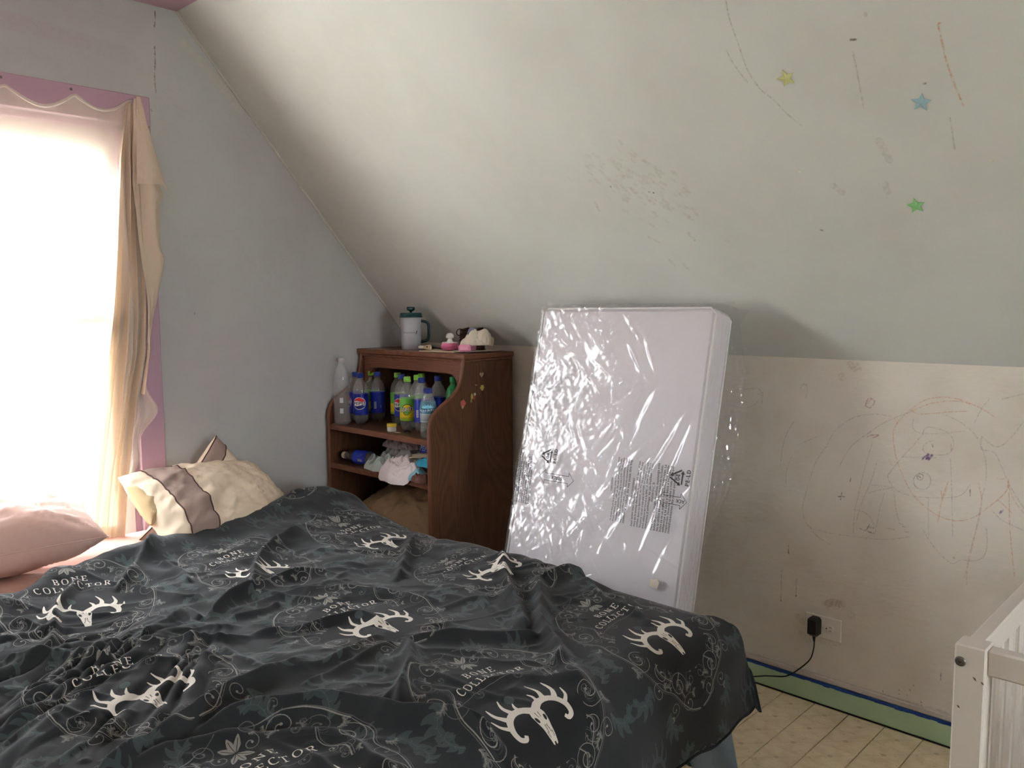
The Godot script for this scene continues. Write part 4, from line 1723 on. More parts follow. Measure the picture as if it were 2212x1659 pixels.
# ------------------------------------------------------------------ the bedsheet hung over the window
func line_at(tab: Array, y: float) -> float:
	for i in tab.size() - 1:
		if y >= tab[i + 1][0]:
			return lerpf(tab[i + 1][1], tab[i][1], clampf((y - tab[i + 1][0]) / (tab[i][0] - tab[i + 1][0]), 0.0, 1.0))
	return tab[tab.size() - 1][1]


func curtain() -> void:
	var o := thing("curtain", "cream bedsheet hung as a curtain over the bright window", "curtain", Vector3(0, 0, 0))
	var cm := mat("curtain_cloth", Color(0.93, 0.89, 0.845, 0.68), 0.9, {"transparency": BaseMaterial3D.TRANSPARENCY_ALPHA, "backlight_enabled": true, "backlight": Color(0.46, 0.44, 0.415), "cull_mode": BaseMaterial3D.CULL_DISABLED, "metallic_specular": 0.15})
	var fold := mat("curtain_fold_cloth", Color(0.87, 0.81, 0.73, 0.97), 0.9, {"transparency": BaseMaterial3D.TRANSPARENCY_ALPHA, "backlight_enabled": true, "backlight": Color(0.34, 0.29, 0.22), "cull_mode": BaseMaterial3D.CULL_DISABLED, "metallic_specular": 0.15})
	var n2 := FastNoiseLite.new()
	n2.seed = 8
	n2.frequency = 1.0
	n2.fractal_octaves = 2
	# right border, by height
	var rb := [[2.02, 1.275], [1.9, 1.272], [1.6, 1.268], [1.3, 1.265], [1.12, 1.275], [0.95, 1.310], [0.79, 1.340], [0.64, 1.366], [0.52, 1.385], [0.44, 1.395]]
	var nu := 150
	var nv := 140
	var pts := PackedVector3Array()
	for j in nv + 1:
		var g := float(j) / nv
		for i in nu + 1:
			var f := float(i) / nu
			# top edge sags between three nails
			var ztop := lerpf(1.275, 2.26, pow(f, 1.2))
			var sag := 0.045 * absf(sin((ztop - 1.275) / 0.205 * PI)) if ztop < 1.69 else 0.045 * absf(sin((ztop - 1.69) / 0.28 * PI))
			var ty := 2.012 - sag * (1.0 - exp(-absf(ztop - 1.275) * 40.0)) - 0.02 * smoothstep(1.3, 1.6, ztop)
			var y := lerpf(ty, 0.455 + 0.02 * n2.get_noise_1d(f * 9.0), g)
			var zr := line_at(rb, y)
			var z := lerpf(zr, 2.27, pow(f, 1.25))
			# deep pleats gathered at the right, tauter cloth across the glass
			var gather := smoothstep(0.26, 0.10, f) * smoothstep(0.0, 0.25, g)
			var x := 0.0235 + 0.003 * n2.get_noise_2d(f * 5.0, g * 3.0)
			x += gather * (0.020 + 0.018 * sin(f * 72.0 + 0.6 * n2.get_noise_1d(g * 3.0)))
			x += 0.004 * smoothstep(0.3, 0.5, f) * (0.5 + 0.5 * sin(f * 26.0 + g * 2.0)) * smoothstep(0.0, 0.15, g)
			x += 0.010 * exp(-g * 14.0) * absf(sin(f * 17.0))
			x += 0.02 * smoothstep(0.75, 1.0, g)
			pts.append(Vector3(x, y, z))
	var mb := MB.new()
	mb.sheet(pts, nu, nv)
	commit(mb, "main_sheet", cm, o)
	# pleats gathered at the right, several layers thick
	var left := [[2.0, 1.300], [1.8, 1.335], [1.5, 1.362], [1.24, 1.392], [0.95, 1.432], [0.6, 1.495], [0.44, 1.52]]
	var gp := PackedVector3Array()
	for j in 101:
		var y := lerpf(1.998, 0.46, j / 100.0)
		var za := line_at(rb, y) + 0.004
		var zb := line_at(left, y)
		for i in 81:
			var f := i / 80.0
			var ph := f * 27.0 + 1.4 * n2.get_noise_2d(f * 2.0, y * 1.2)
			gp.append(Vector3(0.046 + 0.018 * sin(ph) * smoothstep(2.0, 1.7, y) + 0.006 * sin(ph * 0.5 + 1.0) + 0.02 * smoothstep(0.75, 0.46, y) - 0.010 * f * f, y, lerpf(za, zb, f + 0.014 * cos(ph))))
	mb = MB.new()
	mb.sheet(gp, 80, 100)
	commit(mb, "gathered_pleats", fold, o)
	# rolled top hem
	var hem := []
	for i in range(0, nu + 1, 2):
		hem.append(pts[i] + Vector3(0.002, 0, 0))
	mb = MB.new()
	mb.tube(hem, 0.006, 6)
	commit(mb, "top_hem", cm, o)
	# the doubled side hanging loose over the casing
	var lz := [[2.012, 1.284], [1.72, 1.298], [1.5, 1.290], [1.3, 1.272], [1.12, 1.280], [0.95, 1.312]]
	var rz := [[2.012, 1.262], [1.92, 1.240], [1.731, 1.194], [1.69, 1.178], [1.655, 1.196], [1.50, 1.202], [1.455, 1.190], [1.32, 1.226], [1.24, 1.250], [1.12, 1.268], [0.95, 1.296]]
	nu = 24
	nv = 110
	pts = PackedVector3Array()
	for j in nv + 1:
		var y := lerpf(2.012, 0.97, float(j) / nv)
		var a := line_at(lz, y)
		var b := line_at(rz, y)
		for i in nu + 1:
			var f := float(i) / nu
			var x := 0.066 + 0.012 * sin(f * PI) + 0.010 * sin(f * 7.0 + y * 6.0) * smoothstep(2.0, 1.75, y) - 0.022 * pow(f, 3.0) + 0.004 * n2.get_noise_2d(f * 3.0, y * 9.0)
			pts.append(Vector3(x, y, lerpf(a, b, f)))
	mb = MB.new()
	mb.sheet(pts, nu, nv)
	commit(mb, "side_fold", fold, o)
	# short corner turned over it, with its stitched hem
	nv = 40
	pts = PackedVector3Array()
	for j in nv + 1:
		var g := float(j) / nv
		for i in nu + 1:
			var f := float(i) / nu
			var y := lerpf(2.016, lerpf(1.715, 1.722 - 0.03 * smoothstep(0.75, 1.0, f), f), g)
			var z := lerpf(lerpf(1.283, 1.296, g), lerpf(1.268, 1.172, pow(g, 1.1)), f)
			pts.append(Vector3(0.088 + 0.010 * sin(f * PI) * g - 0.030 * pow(f, 4.0) * g + 0.003 * n2.get_noise_2d(f * 4.0 + 3.0, g * 6.0), y, z))
	mb = MB.new()
	mb.sheet(pts, nu, nv)
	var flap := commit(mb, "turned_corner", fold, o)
	var hs := PackedVector3Array()
	for k in 2:
		for i in nu + 1:
			hs.append(pts[(nv - 3 * k) * (nu + 1) + i] + Vector3(0.0022, 0, 0))
	mb = MB.new()
	mb.sheet(hs, nu, 1)
	commit(mb, "stitched_hem", fold, flap)
	hs = PackedVector3Array()
	for j in nv + 1:
		for k in 2:
			hs.append(pts[j * (nu + 1) + k * 4] + Vector3(0.0022, 0, 0))
	mb = MB.new()
	mb.sheet(hs, 1, nv)
	commit(mb, "stitched_hem", fold, flap)
	# loose lower edge blown out beside the casing
	pts = PackedVector3Array()
	nu = 16
	nv = 50
	for j in nv + 1:
		var g := float(j) / nv
		var y := lerpf(1.15, 0.60, g)
		var a := line_at(rb, y) + 0.004
		var out := 0.012 + 0.055 * exp(-pow((y - 0.905) / 0.06, 2.0)) + 0.02 * exp(-pow((y - 0.74) / 0.05, 2.0))
		for i in nu + 1:
			var f := float(i) / nu
			pts.append(Vector3(0.040 + 0.030 * f + 0.008 * sin(f * 9.0 + y * 20.0), y, a - out * f))
	mb = MB.new()
	mb.sheet(pts, nu, nv)
	commit(mb, "loose_edge", cm, o)
	# nails along the top
	for z in [1.272, 1.482, 1.69]:
		mb = MB.new()
		mb.lathe([Vector2(0, 0.012), Vector2(0.004, 0.011), Vector2(0.005, 0.008), Vector2(0.0015, 0.007), Vector2(0.0015, 0.0)], 12, Vector3(0.040, 2.012, z), Basis(Vector3.BACK, -PI * 0.5))
		commit(mb, "nail", mat("nail_steel", rgb(120, 116, 110), 0.4, {"metallic": 0.8}), o)


# ------------------------------------------------------------------ bottles
func soda_label() -> ImageTexture:
	var im := Image.create(1024, 512, false, Image.FORMAT_RGBA8)
	im.fill(rgb(24, 44, 150))
	var c := Vector2(512, 230)
	disc(im, c, 150, 150, rgb(236, 236, 236))
	var top := PackedVector2Array()
	var low := PackedVector2Array()
	for k in 25:
		var a := PI + PI * k / 24.0
		top.append(c + Vector2(cos(a), sin(a)) * 138.0)
		low.append(c - Vector2(cos(a), sin(a)) * 138.0)
	top.append(c + Vector2(138, -48)); top.append(c + Vector2(60, -34)); top.append(c + Vector2(-60, -62)); top.append(c + Vector2(-138, -50))
	low.append(c + Vector2(-138, 52)); low.append(c + Vector2(-60, 66)); low.append(c + Vector2(60, 40)); low.append(c + Vector2(138, 56))
	# keep both lenses inside the ring
	for p in top.size():
		if top[p].y > c.y - 30.0: top[p].y = c.y - 48.0
	for p in low.size():
		if low[p].y < c.y + 30.0: low[p].y = c.y + 52.0
	poly_fill(im, top, rgb(206, 40, 44))
	poly_fill(im, low, rgb(16, 30, 112))
	write(im, "PEPSI", c + Vector2(0, 2), 96, rgb(12, 12, 14), 0.0, false, true, 1.08)
	for s in [-1, 1]:
		write(im, "COLA", c + Vector2(s * 330, 120), 26, rgb(190, 196, 220), PI * 0.5)
	# small print and bar code on the back
	for x in [60, 940]:
		im.fill_rect(Rect2i(x - 30, 230, 54, 170), rgb(200, 202, 208))
		for k in 14:
			im.fill_rect(Rect2i(x - 24, 238 + k * 11, 42, 3 + k % 4), rgb(40, 44, 70))
	for k in 12:
		im.fill_rect(Rect2i(130, 90 + k * 22, 70, 6), rgb(74, 96, 180))
		im.fill_rect(Rect2i(820, 90 + k * 22, 70, 6), rgb(74, 96, 180))
	return tex(im)


func lime_label() -> ImageTexture:
	var im := Image.create(1024, 512, false, Image.FORMAT_RGBA8)
	im.fill(rgb(110, 190, 78))
	im.fill_rect(Rect2i(0, 250, 1024, 262), rgb(232, 212, 40))
	im.fill_rect(Rect2i(0, 462, 1024, 50), rgb(150, 200, 60))
	var ink := rgb(16, 18, 16)
	var c := Vector2(512, 245)
	var lemon := PackedVector2Array()
	for e in [[-96, -20], [-70, -78], [-10, -110], [50, -100], [88, -62], [96, -10], [70, 20], [60, 70], [10, 118], [-44, 112], [-70, 70], [-80, 20]]:
		lemon.append(c + Vector2(e[0], e[1]))
	var big := PackedVector2Array()
	for p in lemon:
		big.append(c + (p - c) * 1.13)
	poly_fill(im, big, ink)
	poly_fill(im, lemon, rgb(240, 214, 50))
	disc(im, c + Vector2(-6, 66), 62, 42, rgb(112, 192, 80))
	for d in [[-7, 0], [7, 0], [0, -7], [0, 7], [6, 6], [-6, 6], [-6, -6], [6, -6]]:
		write(im, "Starry", c + Vector2(d[0], d[1]), 118, ink, -0.16, false, true, 0.96, 0.25)
	write(im, "Starry", c, 118, rgb(246, 246, 240), -0.16, false, true, 0.96, 0.25)
	stroke(im, PackedVector2Array([c + Vector2(-140, 62), c + Vector2(120, 22)]), 16, 16, ink)
	stroke(im, PackedVector2Array([c + Vector2(-136, 60), c + Vector2(116, 22)]), 7, 7, rgb(246, 246, 240))
	write(im, "LEMON LIME", c + Vector2(-6, 72), 20, rgb(30, 80, 30), 0.0)
	write(im, "LEMON LIME FLAVORED SODA", c + Vector2(0, 200), 22, rgb(60, 80, 20), 0.0)
	return tex(im)


func water_label() -> ImageTexture:
	var im := Image.create(512, 512, false, Image.FORMAT_RGBA8)
	im.fill(Color(0.36, 0.58, 0.66, 0.62))
	im.fill_rect(Rect2i(0, 300, 512, 212), Color(0.82, 0.86, 0.88, 0.72))
	var sky := Color(0.50, 0.80, 0.90, 1.0)
	for k in 9:
		var a := -PI * 0.5 + (k - 4) * 0.30
		var d := Vector2(cos(a), sin(a))
		var o := Vector2(-d.y, d.x) * 12.0
		var p := Vector2(256, 170)
		poly_fill(im, PackedVector2Array([p - o * 0.4, p + d * 55 + o, p + d * (118 - absf(k - 4) * 8), p + d * 55 - o, p + o * 0.4]), sky)
	for d in [[-4, 0], [4, 0], [0, 4], [0, -4]]:
		write(im, "Aquafina", Vector2(256 + d[0], 214 + d[1]), 62, Color(0.10, 0.28, 0.44, 1), -0.06, false, true, 1.0, 0.25)
	write(im, "Aquafina", Vector2(256, 214), 62, Color(0.86, 0.93, 0.96, 1), -0.06, false, true, 1.0, 0.25)
	write(im, "PURIFIED DRINKING WATER", Vector2(256, 262), 17, Color(0.2, 0.4, 0.6, 1))
	for k in 9:
		im.fill_rect(Rect2i(150, 320 + k * 19, 110 + (k * 37) % 90, 7), Color(0.16, 0.2, 0.26, 1))
	return tex(im)


var body_prof := []


func make_bottle(kind: String, label: String, at: Vector3, turn: float, group: String) -> Node3D:
	var b := thing("soda_bottle" if kind != "water" and kind != "tall" else "water_bottle", label, "bottle", at, turn, group)
	var clear := clear_mat("clear_plastic", rgb(238, 242, 240), 0.13, 0.06)
	var body := clear
	if kind == "green":
		body = clear_mat("green_plastic", rgb(40, 150, 84), 0.55, 0.08)
	var r := 0.0322
	var prof := []
	var cap_y := 0.197
	var cap_h := 0.021
	var cap_r := 0.0148
	if kind == "tall":
		for e in [[0, 0.004], [0.026, 0.0], [0.034, 0.006], [0.0355, 0.02], [0.0355, 0.190], [0.0348, 0.208], [0.0318, 0.225], [0.0265, 0.239], [0.0195, 0.250], [0.0135, 0.258], [0.0122, 0.264], [0.0145, 0.266], [0.0145, 0.268], [0.012, 0.269], [0.012, 0.282]]:
			prof.append(Vector2(e[0], e[1]))
		cap_y = 0.270
		cap_h = 0.018
		cap_r = 0.0142
	elif kind == "water":
		for e in [[0, 0.006], [0.022, 0.0], [0.029, 0.006], [0.031, 0.016], [0.030, 0.05], [0.0285, 0.062], [0.031, 0.078], [0.0322, 0.10], [0.0315, 0.120], [0.027, 0.145], [0.020, 0.163], [0.0165, 0.172], [0.0160, 0.188]]:
			prof.append(Vector2(e[0], e[1]))
		cap_y = 0.173
		cap_h = 0.020
		cap_r = 0.0180
	else:
		for e in [[0, 0.010], [0.010, 0.004], [0.019, 0.0], [0.026, 0.005], [0.0305, 0.018], [0.0316, 0.032], [0.0308, 0.040], [r, 0.046], [r, 0.128], [0.0327, 0.136], [0.0320, 0.149], [0.0295, 0.163], [0.0245, 0.176], [0.0180, 0.186], [0.0132, 0.192], [0.0124, 0.197], [0.0148, 0.198], [0.0148, 0.200], [0.0120, 0.201], [0.0120, 0.214]]:
			prof.append(Vector2(e[0], e[1]))
		cap_y = 0.201
	var mb := MB.new()
	mb.lathe(prof, 32)
	if kind != "tall":
		# petal feet / pinched ribs
		for i in mb.v.size():
			var p := mb.v[i]
			if p.y < 0.03 and kind != "water":
				var a := atan2(p.x, p.z)
				var k := 1.0 - 0.10 * (0.5 + 0.5 * cos(a * 5.0)) * (1.0 - p.y / 0.03)
				mb.v[i] = Vector3(p.x * k, p.y + 0.003 * (0.5 + 0.5 * cos(a * 5.0)) * (1.0 - p.y / 0.03), p.z * k)
			elif kind == "water":
				var k := 1.0 + 0.012 * sin(p.y * 420.0)
				mb.v[i] = Vector3(p.x * k, p.y, p.z * k)
	commit(mb, "body", body, b)
	var cc: Color = {"cola": rgb(28, 48, 130), "lime": rgb(132, 190, 70), "green": rgb(40, 140, 84), "water": rgb(30, 46, 116), "tall": rgb(196, 196, 196), "bare": rgb(190, 194, 194)}[kind]
	mb = MB.new()
	mb.lathe([Vector2(cap_r * 0.86, cap_y), Vector2(cap_r, cap_y + 0.001), Vector2(cap_r, cap_y + cap_h * 0.25), Vector2(cap_r * 0.95, cap_y + cap_h * 0.27), Vector2(cap_r * 0.95, cap_y + cap_h * 0.33), Vector2(cap_r, cap_y + cap_h * 0.35), Vector2(cap_r * 0.98, cap_y + cap_h - 0.002), Vector2(cap_r * 0.85, cap_y + cap_h), Vector2(0, cap_y + cap_h)], 28)
	for i in mb.v.size():
		var a := atan2(mb.v[i].x, mb.v[i].z)
		if mb.v[i].y < cap_y + cap_h - 0.001:
			var k := 1.0 + 0.015 * cos(a * 14.0)
			mb.v[i] = Vector3(mb.v[i].x * k, mb.v[i].y, mb.v[i].z * k)
	commit(mb, "cap", mat("cap_" + kind, cc, 0.4), b)
	if kind == "cola":
		mb = MB.new()
		mb.lathe([Vector2(r + 0.0006, 0.042), Vector2(r + 0.0006, 0.134)], 36, Vector3.ZERO, Basis(Vector3.UP, PI))
		commit(mb, "label", mat("soda_label", Color.WHITE, 0.35, {"albedo_texture": soda_tex, "cull_mode": BaseMaterial3D.CULL_DISABLED}), b).set_meta("label", "blue label with round emblem")
		mb = MB.new()
		mb.lathe([Vector2(0, 0.0115), Vector2(0.018, 0.003), Vector2(0.0245, 0.008), Vector2(0.029, 0.02), Vector2(0.0305, 0.034), Vector2(0.031, 0.05), Vector2(0, 0.05)], 28)
		commit(mb, "cola", mat("cola_liquid", rgb(24, 14, 10), 0.1), b)
	elif kind == "lime":
		mb = MB.new()
		mb.lathe([Vector2(r + 0.0006, 0.042), Vector2(r + 0.0006, 0.134)], 36, Vector3.ZERO, Basis(Vector3.UP, PI))
		commit(mb, "label", mat("lime_label", Color.WHITE, 0.35, {"albedo_texture": lime_tex, "cull_mode": BaseMaterial3D.CULL_DISABLED}), b).set_meta("label", "green and yellow label")
	elif kind == "water":
		mb = MB.new()
		mb.lathe([Vector2(0.0310, 0.062), Vector2(0.0322, 0.078), Vector2(0.0330, 0.10), Vector2(0.0323, 0.120), Vector2(0.0285, 0.142)], 36, Vector3.ZERO, Basis(Vector3.UP, PI))
		commit(mb, "label", mat("water_label", Color.WHITE, 0.4, {"albedo_texture": water_tex, "transparency": BaseMaterial3D.TRANSPARENCY_ALPHA, "cull_mode": BaseMaterial3D.CULL_DISABLED}), b).set_meta("label", "blue see-through label")
	elif kind == "tall":
		for y in [0.060, 0.106]:
			mb = MB.new()
			mb.prism(PackedVector2Array([Vector2(-0.0075, -0.011), Vector2(0.0075, -0.011), Vector2(0.0075, 0.011), Vector2(-0.0075, 0.011)]), Transform3D(Basis.IDENTITY, Vector3(0, y, 0.0354)), 0.0006)
			commit(mb, "code_sticker", mat("pale_sticker", rgb(206, 210, 216), 0.6), b)
	elif kind == "green":
		mb = MB.new()
		mb.lathe([Vector2(r + 0.0006, 0.042), Vector2(r + 0.0006, 0.124)], 36)
		commit(mb, "label", mat("green_label", rgb(30, 110, 66), 0.4), b)
	return b


var soda_tex: ImageTexture
var lime_tex: ImageTexture
var water_tex: ImageTexture


func bottles() -> void:
	soda_tex = soda_label()
	lime_tex = lime_label()
	water_tex = water_label()
	var y := 0.7683
	var g := "bottles on the upper bookcase shelf"
	for e in [
		["tall", "tall clear bottle without a wrapper at the shelf's end beside the grey wall", 0.070, 0.448, 0.9],
		["cola", "blue-labelled cola bottle half hidden behind the tall clear bottle", 0.067, 0.372, -0.6],
		["cola", "cola bottle with its round red, white and blue emblem fully in view", 0.136, 0.396, 0.72],
		["cola", "cola bottle showing the small print and bar code of its blue label", 0.138, 0.306, 3.35],
		["lime", "lime-capped bottle behind the group of cola bottles nearest the window wall", 0.064, 0.284, 2.0],
		["lime", "lime soda bottle standing alone at the dark gap in the middle of the shelf", 0.235, 0.270, 2.2],
		["cola", "cola bottle whose emblem peeks out between two lime soda bottles", 0.312, 0.310, 0.45],
		["lime", "lime soda bottle with its yellow lemon emblem fully in view", 0.432, 0.376, 0.78],
		["lime", "lime-capped bottle standing just behind the lemon emblem bottle", 0.402, 0.298, 2.6],
		["lime", "rearmost lime-capped bottle, its cap overlapped by another lime cap", 0.356, 0.236, 3.6],
		["cola", "plain blue-labelled cola bottle behind the small water bottle", 0.512, 0.366, 3.9],
		["water", "small water bottle with light blue leaf print against the bookcase side", 0.636, 0.440, 0.85],
		["cola", "blue-capped bottle deep in the shelf next to the green bottle", 0.500, 0.268, 3.0],
		["green", "green plastic bottle deep in the shelf against the side panel", 0.588, 0.262, 0.0],
		["bare", "clear bottle with clear cap at the very back under the arched rail", 0.150, 0.118, 0.0]]:
		make_bottle(e[0], e[1], Vector3(e[2], y + (0.020 if e[0] == "bare" else 0.0), e[3]), e[4], g)
	# small jar, torn scrap of paper and hair tie at the shelf's front
	var j := thing("jar", "small white jar with a yellow lid at the shelf's front edge", "jar", Vector3(0.405, y, 0.440))
	var mb := MB.new()
	mb.lathe([Vector2(0, 0.0), Vector2(0.017, 0.0), Vector2(0.0185, 0.002), Vector2(0.0185, 0.020), Vector2(0.017, 0.022), Vector2(0, 0.022)], 28)
	commit(mb, "body", mat("jar_white", rgb(226, 222, 212), 0.35), j)
	mb = MB.new()
	mb.lathe([Vector2(0.0192, 0.0195), Vector2(0.0196, 0.021), Vector2(0.0196, 0.030), Vector2(0.018, 0.032), Vector2(0, 0.0318)], 28)
	commit(mb, "lid", mat("jar_yellow", rgb(206, 176, 52), 0.4), j)
	mb = MB.new()
	mb.prism(PackedVector2Array([Vector2(-0.018, -0.006), Vector2(0.004, -0.009), Vector2(0.02, -0.002), Vector2(0.010, 0.006), Vector2(-0.006, 0.004), Vector2(-0.014, 0.008)]), Transform3D(Basis(Vector3.RIGHT, -PI * 0.5), Vector3(0.452, y + 0.0002, 0.447)), 0.0007)
	tag(commit(mb, "paper_scrap", mat("paper_white", rgb(214, 208, 196), 0.8)), "torn white paper scrap lying beside the small jar", "paper scrap")
	mb = MB.new()
	var ring := []
	for k in 28:
		var a := TAU * k / 28.0
		ring.append(Vector3(0.492 + 0.013 * cos(a) * (1.0 + 0.3 * cos(2.0 * a)), y + 0.0028 + 0.003 * (1.0 + sin(a * 2.0)), 0.428 + 0.009 * sin(a)))
	mb.tube(ring, 0.0022, 6, true)
	tag(commit(mb, "hair_tie", mat("black_elastic", rgb(18, 18, 18), 0.7)), "black hair tie loop at the foot of the lemon emblem bottle", "hair tie")


# a wad of limp sheet lying on y = 0: domed, pleated along `way`, ragged at its rim, drooping past z = lip
func wad(rx: float, top: float, rz: float, fold: float, sd: float, way := 0.3, lip := 9.0) -> MB:
	var cr := FastNoiseLite.new()
	cr.seed = int(sd)
	cr.frequency = 1.0
	cr.fractal_octaves = 1
	var nu := 110
	var nv := 44
	var mb := MB.new()
	for side in 2:
		var pts := PackedVector3Array()
		for j in nv + 1:
			var r := float(j) / nv
			for i in nu + 1:
				var a := TAU * (i % nu) / nu
				var rim := 1.0 + 0.16 * cr.get_noise_2d(cos(a) * 1.3 + 7.0, sin(a) * 1.3) + 0.05 * cr.get_noise_2d(cos(a) * 5.0, sin(a) * 5.0)
				var x := cos(a) * r * rx * rim
				var z := sin(a) * r * rz * rim
				var q := Vector2(x, z).rotated(way)
				var dome := pow(maxf(0.0, 1.0 - pow(r, 2.6)), 0.55)
				var bent := q.y * 150.0 + 5.0 * cr.get_noise_2d(q.x * 14.0, q.y * 14.0 + 9.0)
				var pleat := (0.5 + 0.5 * sin(bent)) * (0.45 + 0.55 * cr.get_noise_2d(q.x * 9.0 + 20.0, q.y * 20.0)) + 0.35 * sin(bent * 2.3 + q.x * 60.0)
				var soft := cr.get_noise_2d(q.x * 15.0, q.y * 15.0 + 40.0)
				var y := 0.0
				if side == 0:
					y = maxf(0.0, dome * (top * (0.78 + 0.35 * soft) + fold * pleat))
				if z > lip:
					y -= minf((z - lip) * 1.5, 0.024)
				pts.append(Vector3(x, y + (0.0008 if side == 0 else 0.0), z))
		mb.sheet(pts, nu, nv, PackedVector2Array(), true, side == 1)
	return mb


func shelf_clutter() -> void:
	var y := 0.5983
	# bottle lying on its side, cap towards the left panel
	var clear := clear_mat("smoky_plastic", rgb(90, 92, 96), 0.5, 0.08)
	var b := thing("soda_bottle", "dark bottle with a white cap lying on its side on the lower shelf", "bottle", Vector3(0.29, y + 0.0325, 0.425))
	b.basis = Basis(Vector3.UP, 0.12) * Basis(Vector3.BACK, PI * 0.5)
	var mb := MB.new()
	var prof := []
	for e in [[0, 0.010], [0.019, 0.0], [0.0305, 0.018], [0.0322, 0.046], [0.0322, 0.13], [0.0275, 0.162], [0.0158, 0.187], [0.0126, 0.193], [0.0120, 0.214]]:
		prof.append(Vector2(e[0], e[1]))
	mb.lathe(prof, 28)
	commit(mb, "body", clear, b)
	mb = MB.new()
	mb.lathe([Vector2(0.0130, 0.196), Vector2(0.0150, 0.197), Vector2(0.0150, 0.214), Vector2(0.0130, 0.217), Vector2(0, 0.217)], 24)
	commit(mb, "cap", mat("cap_white", rgb(206, 200, 184), 0.4), b)
	mb = MB.new()
	mb.lathe([Vector2(0.0324, 0.05), Vector2(0.0324, 0.128)], 30, Vector3.ZERO, Basis(Vector3.UP, -0.5))
	commit(mb, "label", mat("soda_label", Color.WHITE, 0.35), b)
	# cola bottle lying upside down at the right, emblem inverted
	b = thing("soda_bottle", "blue-labelled cola bottle lying down behind the bags on the lower shelf", "bottle", Vector3(0.510, y + 0.088, 0.315))
	b.basis = Basis(Vector3.UP, -0.18) * Basis(Vector3.BACK, PI * 0.5) * Basis(Vector3.UP, 0.0)
	mb = MB.new()
	var prof2 := []
	for e in [[0, 0.012], [0.025, 0.0], [0.042, 0.02], [0.046, 0.05], [0.046, 0.10], [0.036, 0.14], [0.018, 0.165], [0.0126, 0.172], [0.0120, 0.19]]:
		prof2.append(Vector2(e[0], e[1] - 0.1))
	mb.lathe(prof2, 30)
	commit(mb, "body", clear_mat("clear_plastic", rgb(238, 242, 240), 0.10, 0.06), b)
	mb = MB.new()
	mb.lathe([Vector2(0.0465, -0.060), Vector2(0.0465, 0.020)], 36, Vector3.ZERO, Basis(Vector3.UP, 0.0))
	commit(mb, "label", mat("blue_wrap", rgb(24, 40, 150), 0.3), b)
	mb = MB.new()
	var t := text_tris("PEPSI")
	for k in range(0, t.size(), 3):
		var id := []
		for q in 3:
			var p := (t[k + q]) * -0.030
			# wrapped round the barrel, reading along it, upside down
			var a := -p.y / 0.047 + 0.25
			id.append(mb.vert(Vector3(sin(a) * 0.0470, p.x - 0.02, cos(a) * 0.0470), Vector3(sin(a), 0, cos(a))))
		mb.tri(id[0], id[1], id[2])
	commit(mb, "lettering", mat("white_ink", rgb(210, 212, 220), 0.5), b)
	mb = MB.new()
	mb.lathe([Vector2(0.0130, 0.072), Vector2(0.0150, 0.073), Vector2(0.0150, 0.090), Vector2(0, 0.092)], 24)
	commit(mb, "cap", mat("cap_cola", rgb(28, 48, 130), 0.4), b)
	# crumpled bags and diapers
	var film := mat("bag_grey", rgb(186, 186, 188), 0.30, {"metallic_specular": 0.5, "backlight_enabled": true, "backlight": Color(0.3, 0.3, 0.3)})
	mb = wad(0.125, 0.105, 0.085, 0.013, 3.0, 0.5)
	var o := commit(mb, "grocery_bag", film)
	o.position = Vector3(0.345, y, 0.330)
	tag(o, "crumpled grey plastic grocery bag on the lower shelf", "plastic bag")
	mb = wad(0.105, 0.052, 0.070, 0.011, 41.0, 0.2)
	o = commit(mb, "grocery_bag", mat("bag_mauve", rgb(160, 142, 144), 0.35, {"metallic_specular": 0.5}))
	o.position = Vector3(0.330, y + 0.082, 0.325)
	tag(o, "crumpled mauve-grey plastic bag on top of the grey one", "plastic bag")
	mb = wad(0.100, 0.060, 0.055, 0.010, 71.0, -0.3)
	o = commit(mb, "diaper", mat("diaper_mint", rgb(200, 216, 212), 0.9))
	o.position = Vector3(0.330, y, 0.430)
	tag(o, "wadded pale mint disposable diaper under the grey plastic bag", "diaper")
	mb = wad(0.115, 0.078, 0.066, 0.011, 120.0, 0.35, 0.040)
	o = commit(mb, "diaper", mat("diaper_white", rgb(236, 226, 226), 0.9))
	o.position = Vector3(0.490, y - 0.004 + 0.0045, 0.452)
	tag(o, "wadded white and pink diaper hanging over the lower shelf's edge", "diaper")
	# envelopes slid over the diapers
	for k in 3:
		mb = MB.new()
		mb.box(Vector3.ZERO, Vector3(0.17, 0.0016, 0.10), 0.0004)
		o = commit(mb, "envelope", mat("paper_cream", rgb(220, 208, 180), 0.8))
		o.transform = Transform3D(Basis(Vector3.UP, 0.15 - 0.08 * k) * Basis(Vector3.BACK, 0.12), Vector3(0.585, y + 0.083 + 0.0035 * k, 0.385 - 0.01 * k))
		tag(o, ["lowest of three cream envelopes on the lower shelf", "middle one of three cream envelopes on the lower shelf", "topmost of three cream envelopes on the lower shelf"][k], "envelope", "envelopes on the lower shelf")
	# torn blue packet, blue wrap and brown foil wrapper
	mb = wad(0.075, 0.046, 0.036, 0.006, 160.0, 0.9)
	o = commit(mb, "wipes_packet", mat("packet_blue", rgb(150, 206, 220), 0.35))
	o.position = Vector3(0.590, y, 0.462)
	tag(o, "torn pale blue wipes packet at the lower shelf's right end", "packet")
	mb = wad(0.060, 0.030, 0.042, 0.006, 190.0, 0.3)
	o = commit(mb, "plastic_wrapper", mat("wrapper_cyan", rgb(54, 158, 196), 0.3))
	o.position = Vector3(0.618, y + 0.052, 0.425)
	tag(o, "crumpled bright cyan wrapper on top of the pale blue packet", "wrapper")
	mb = wad(0.042, 0.042, 0.026, 0.006, 220.0, 1.2)
	o = commit(mb, "snack_wrapper", mat("wrapper_brown", rgb(96, 58, 48), 0.25, {"metallic": 0.2}))
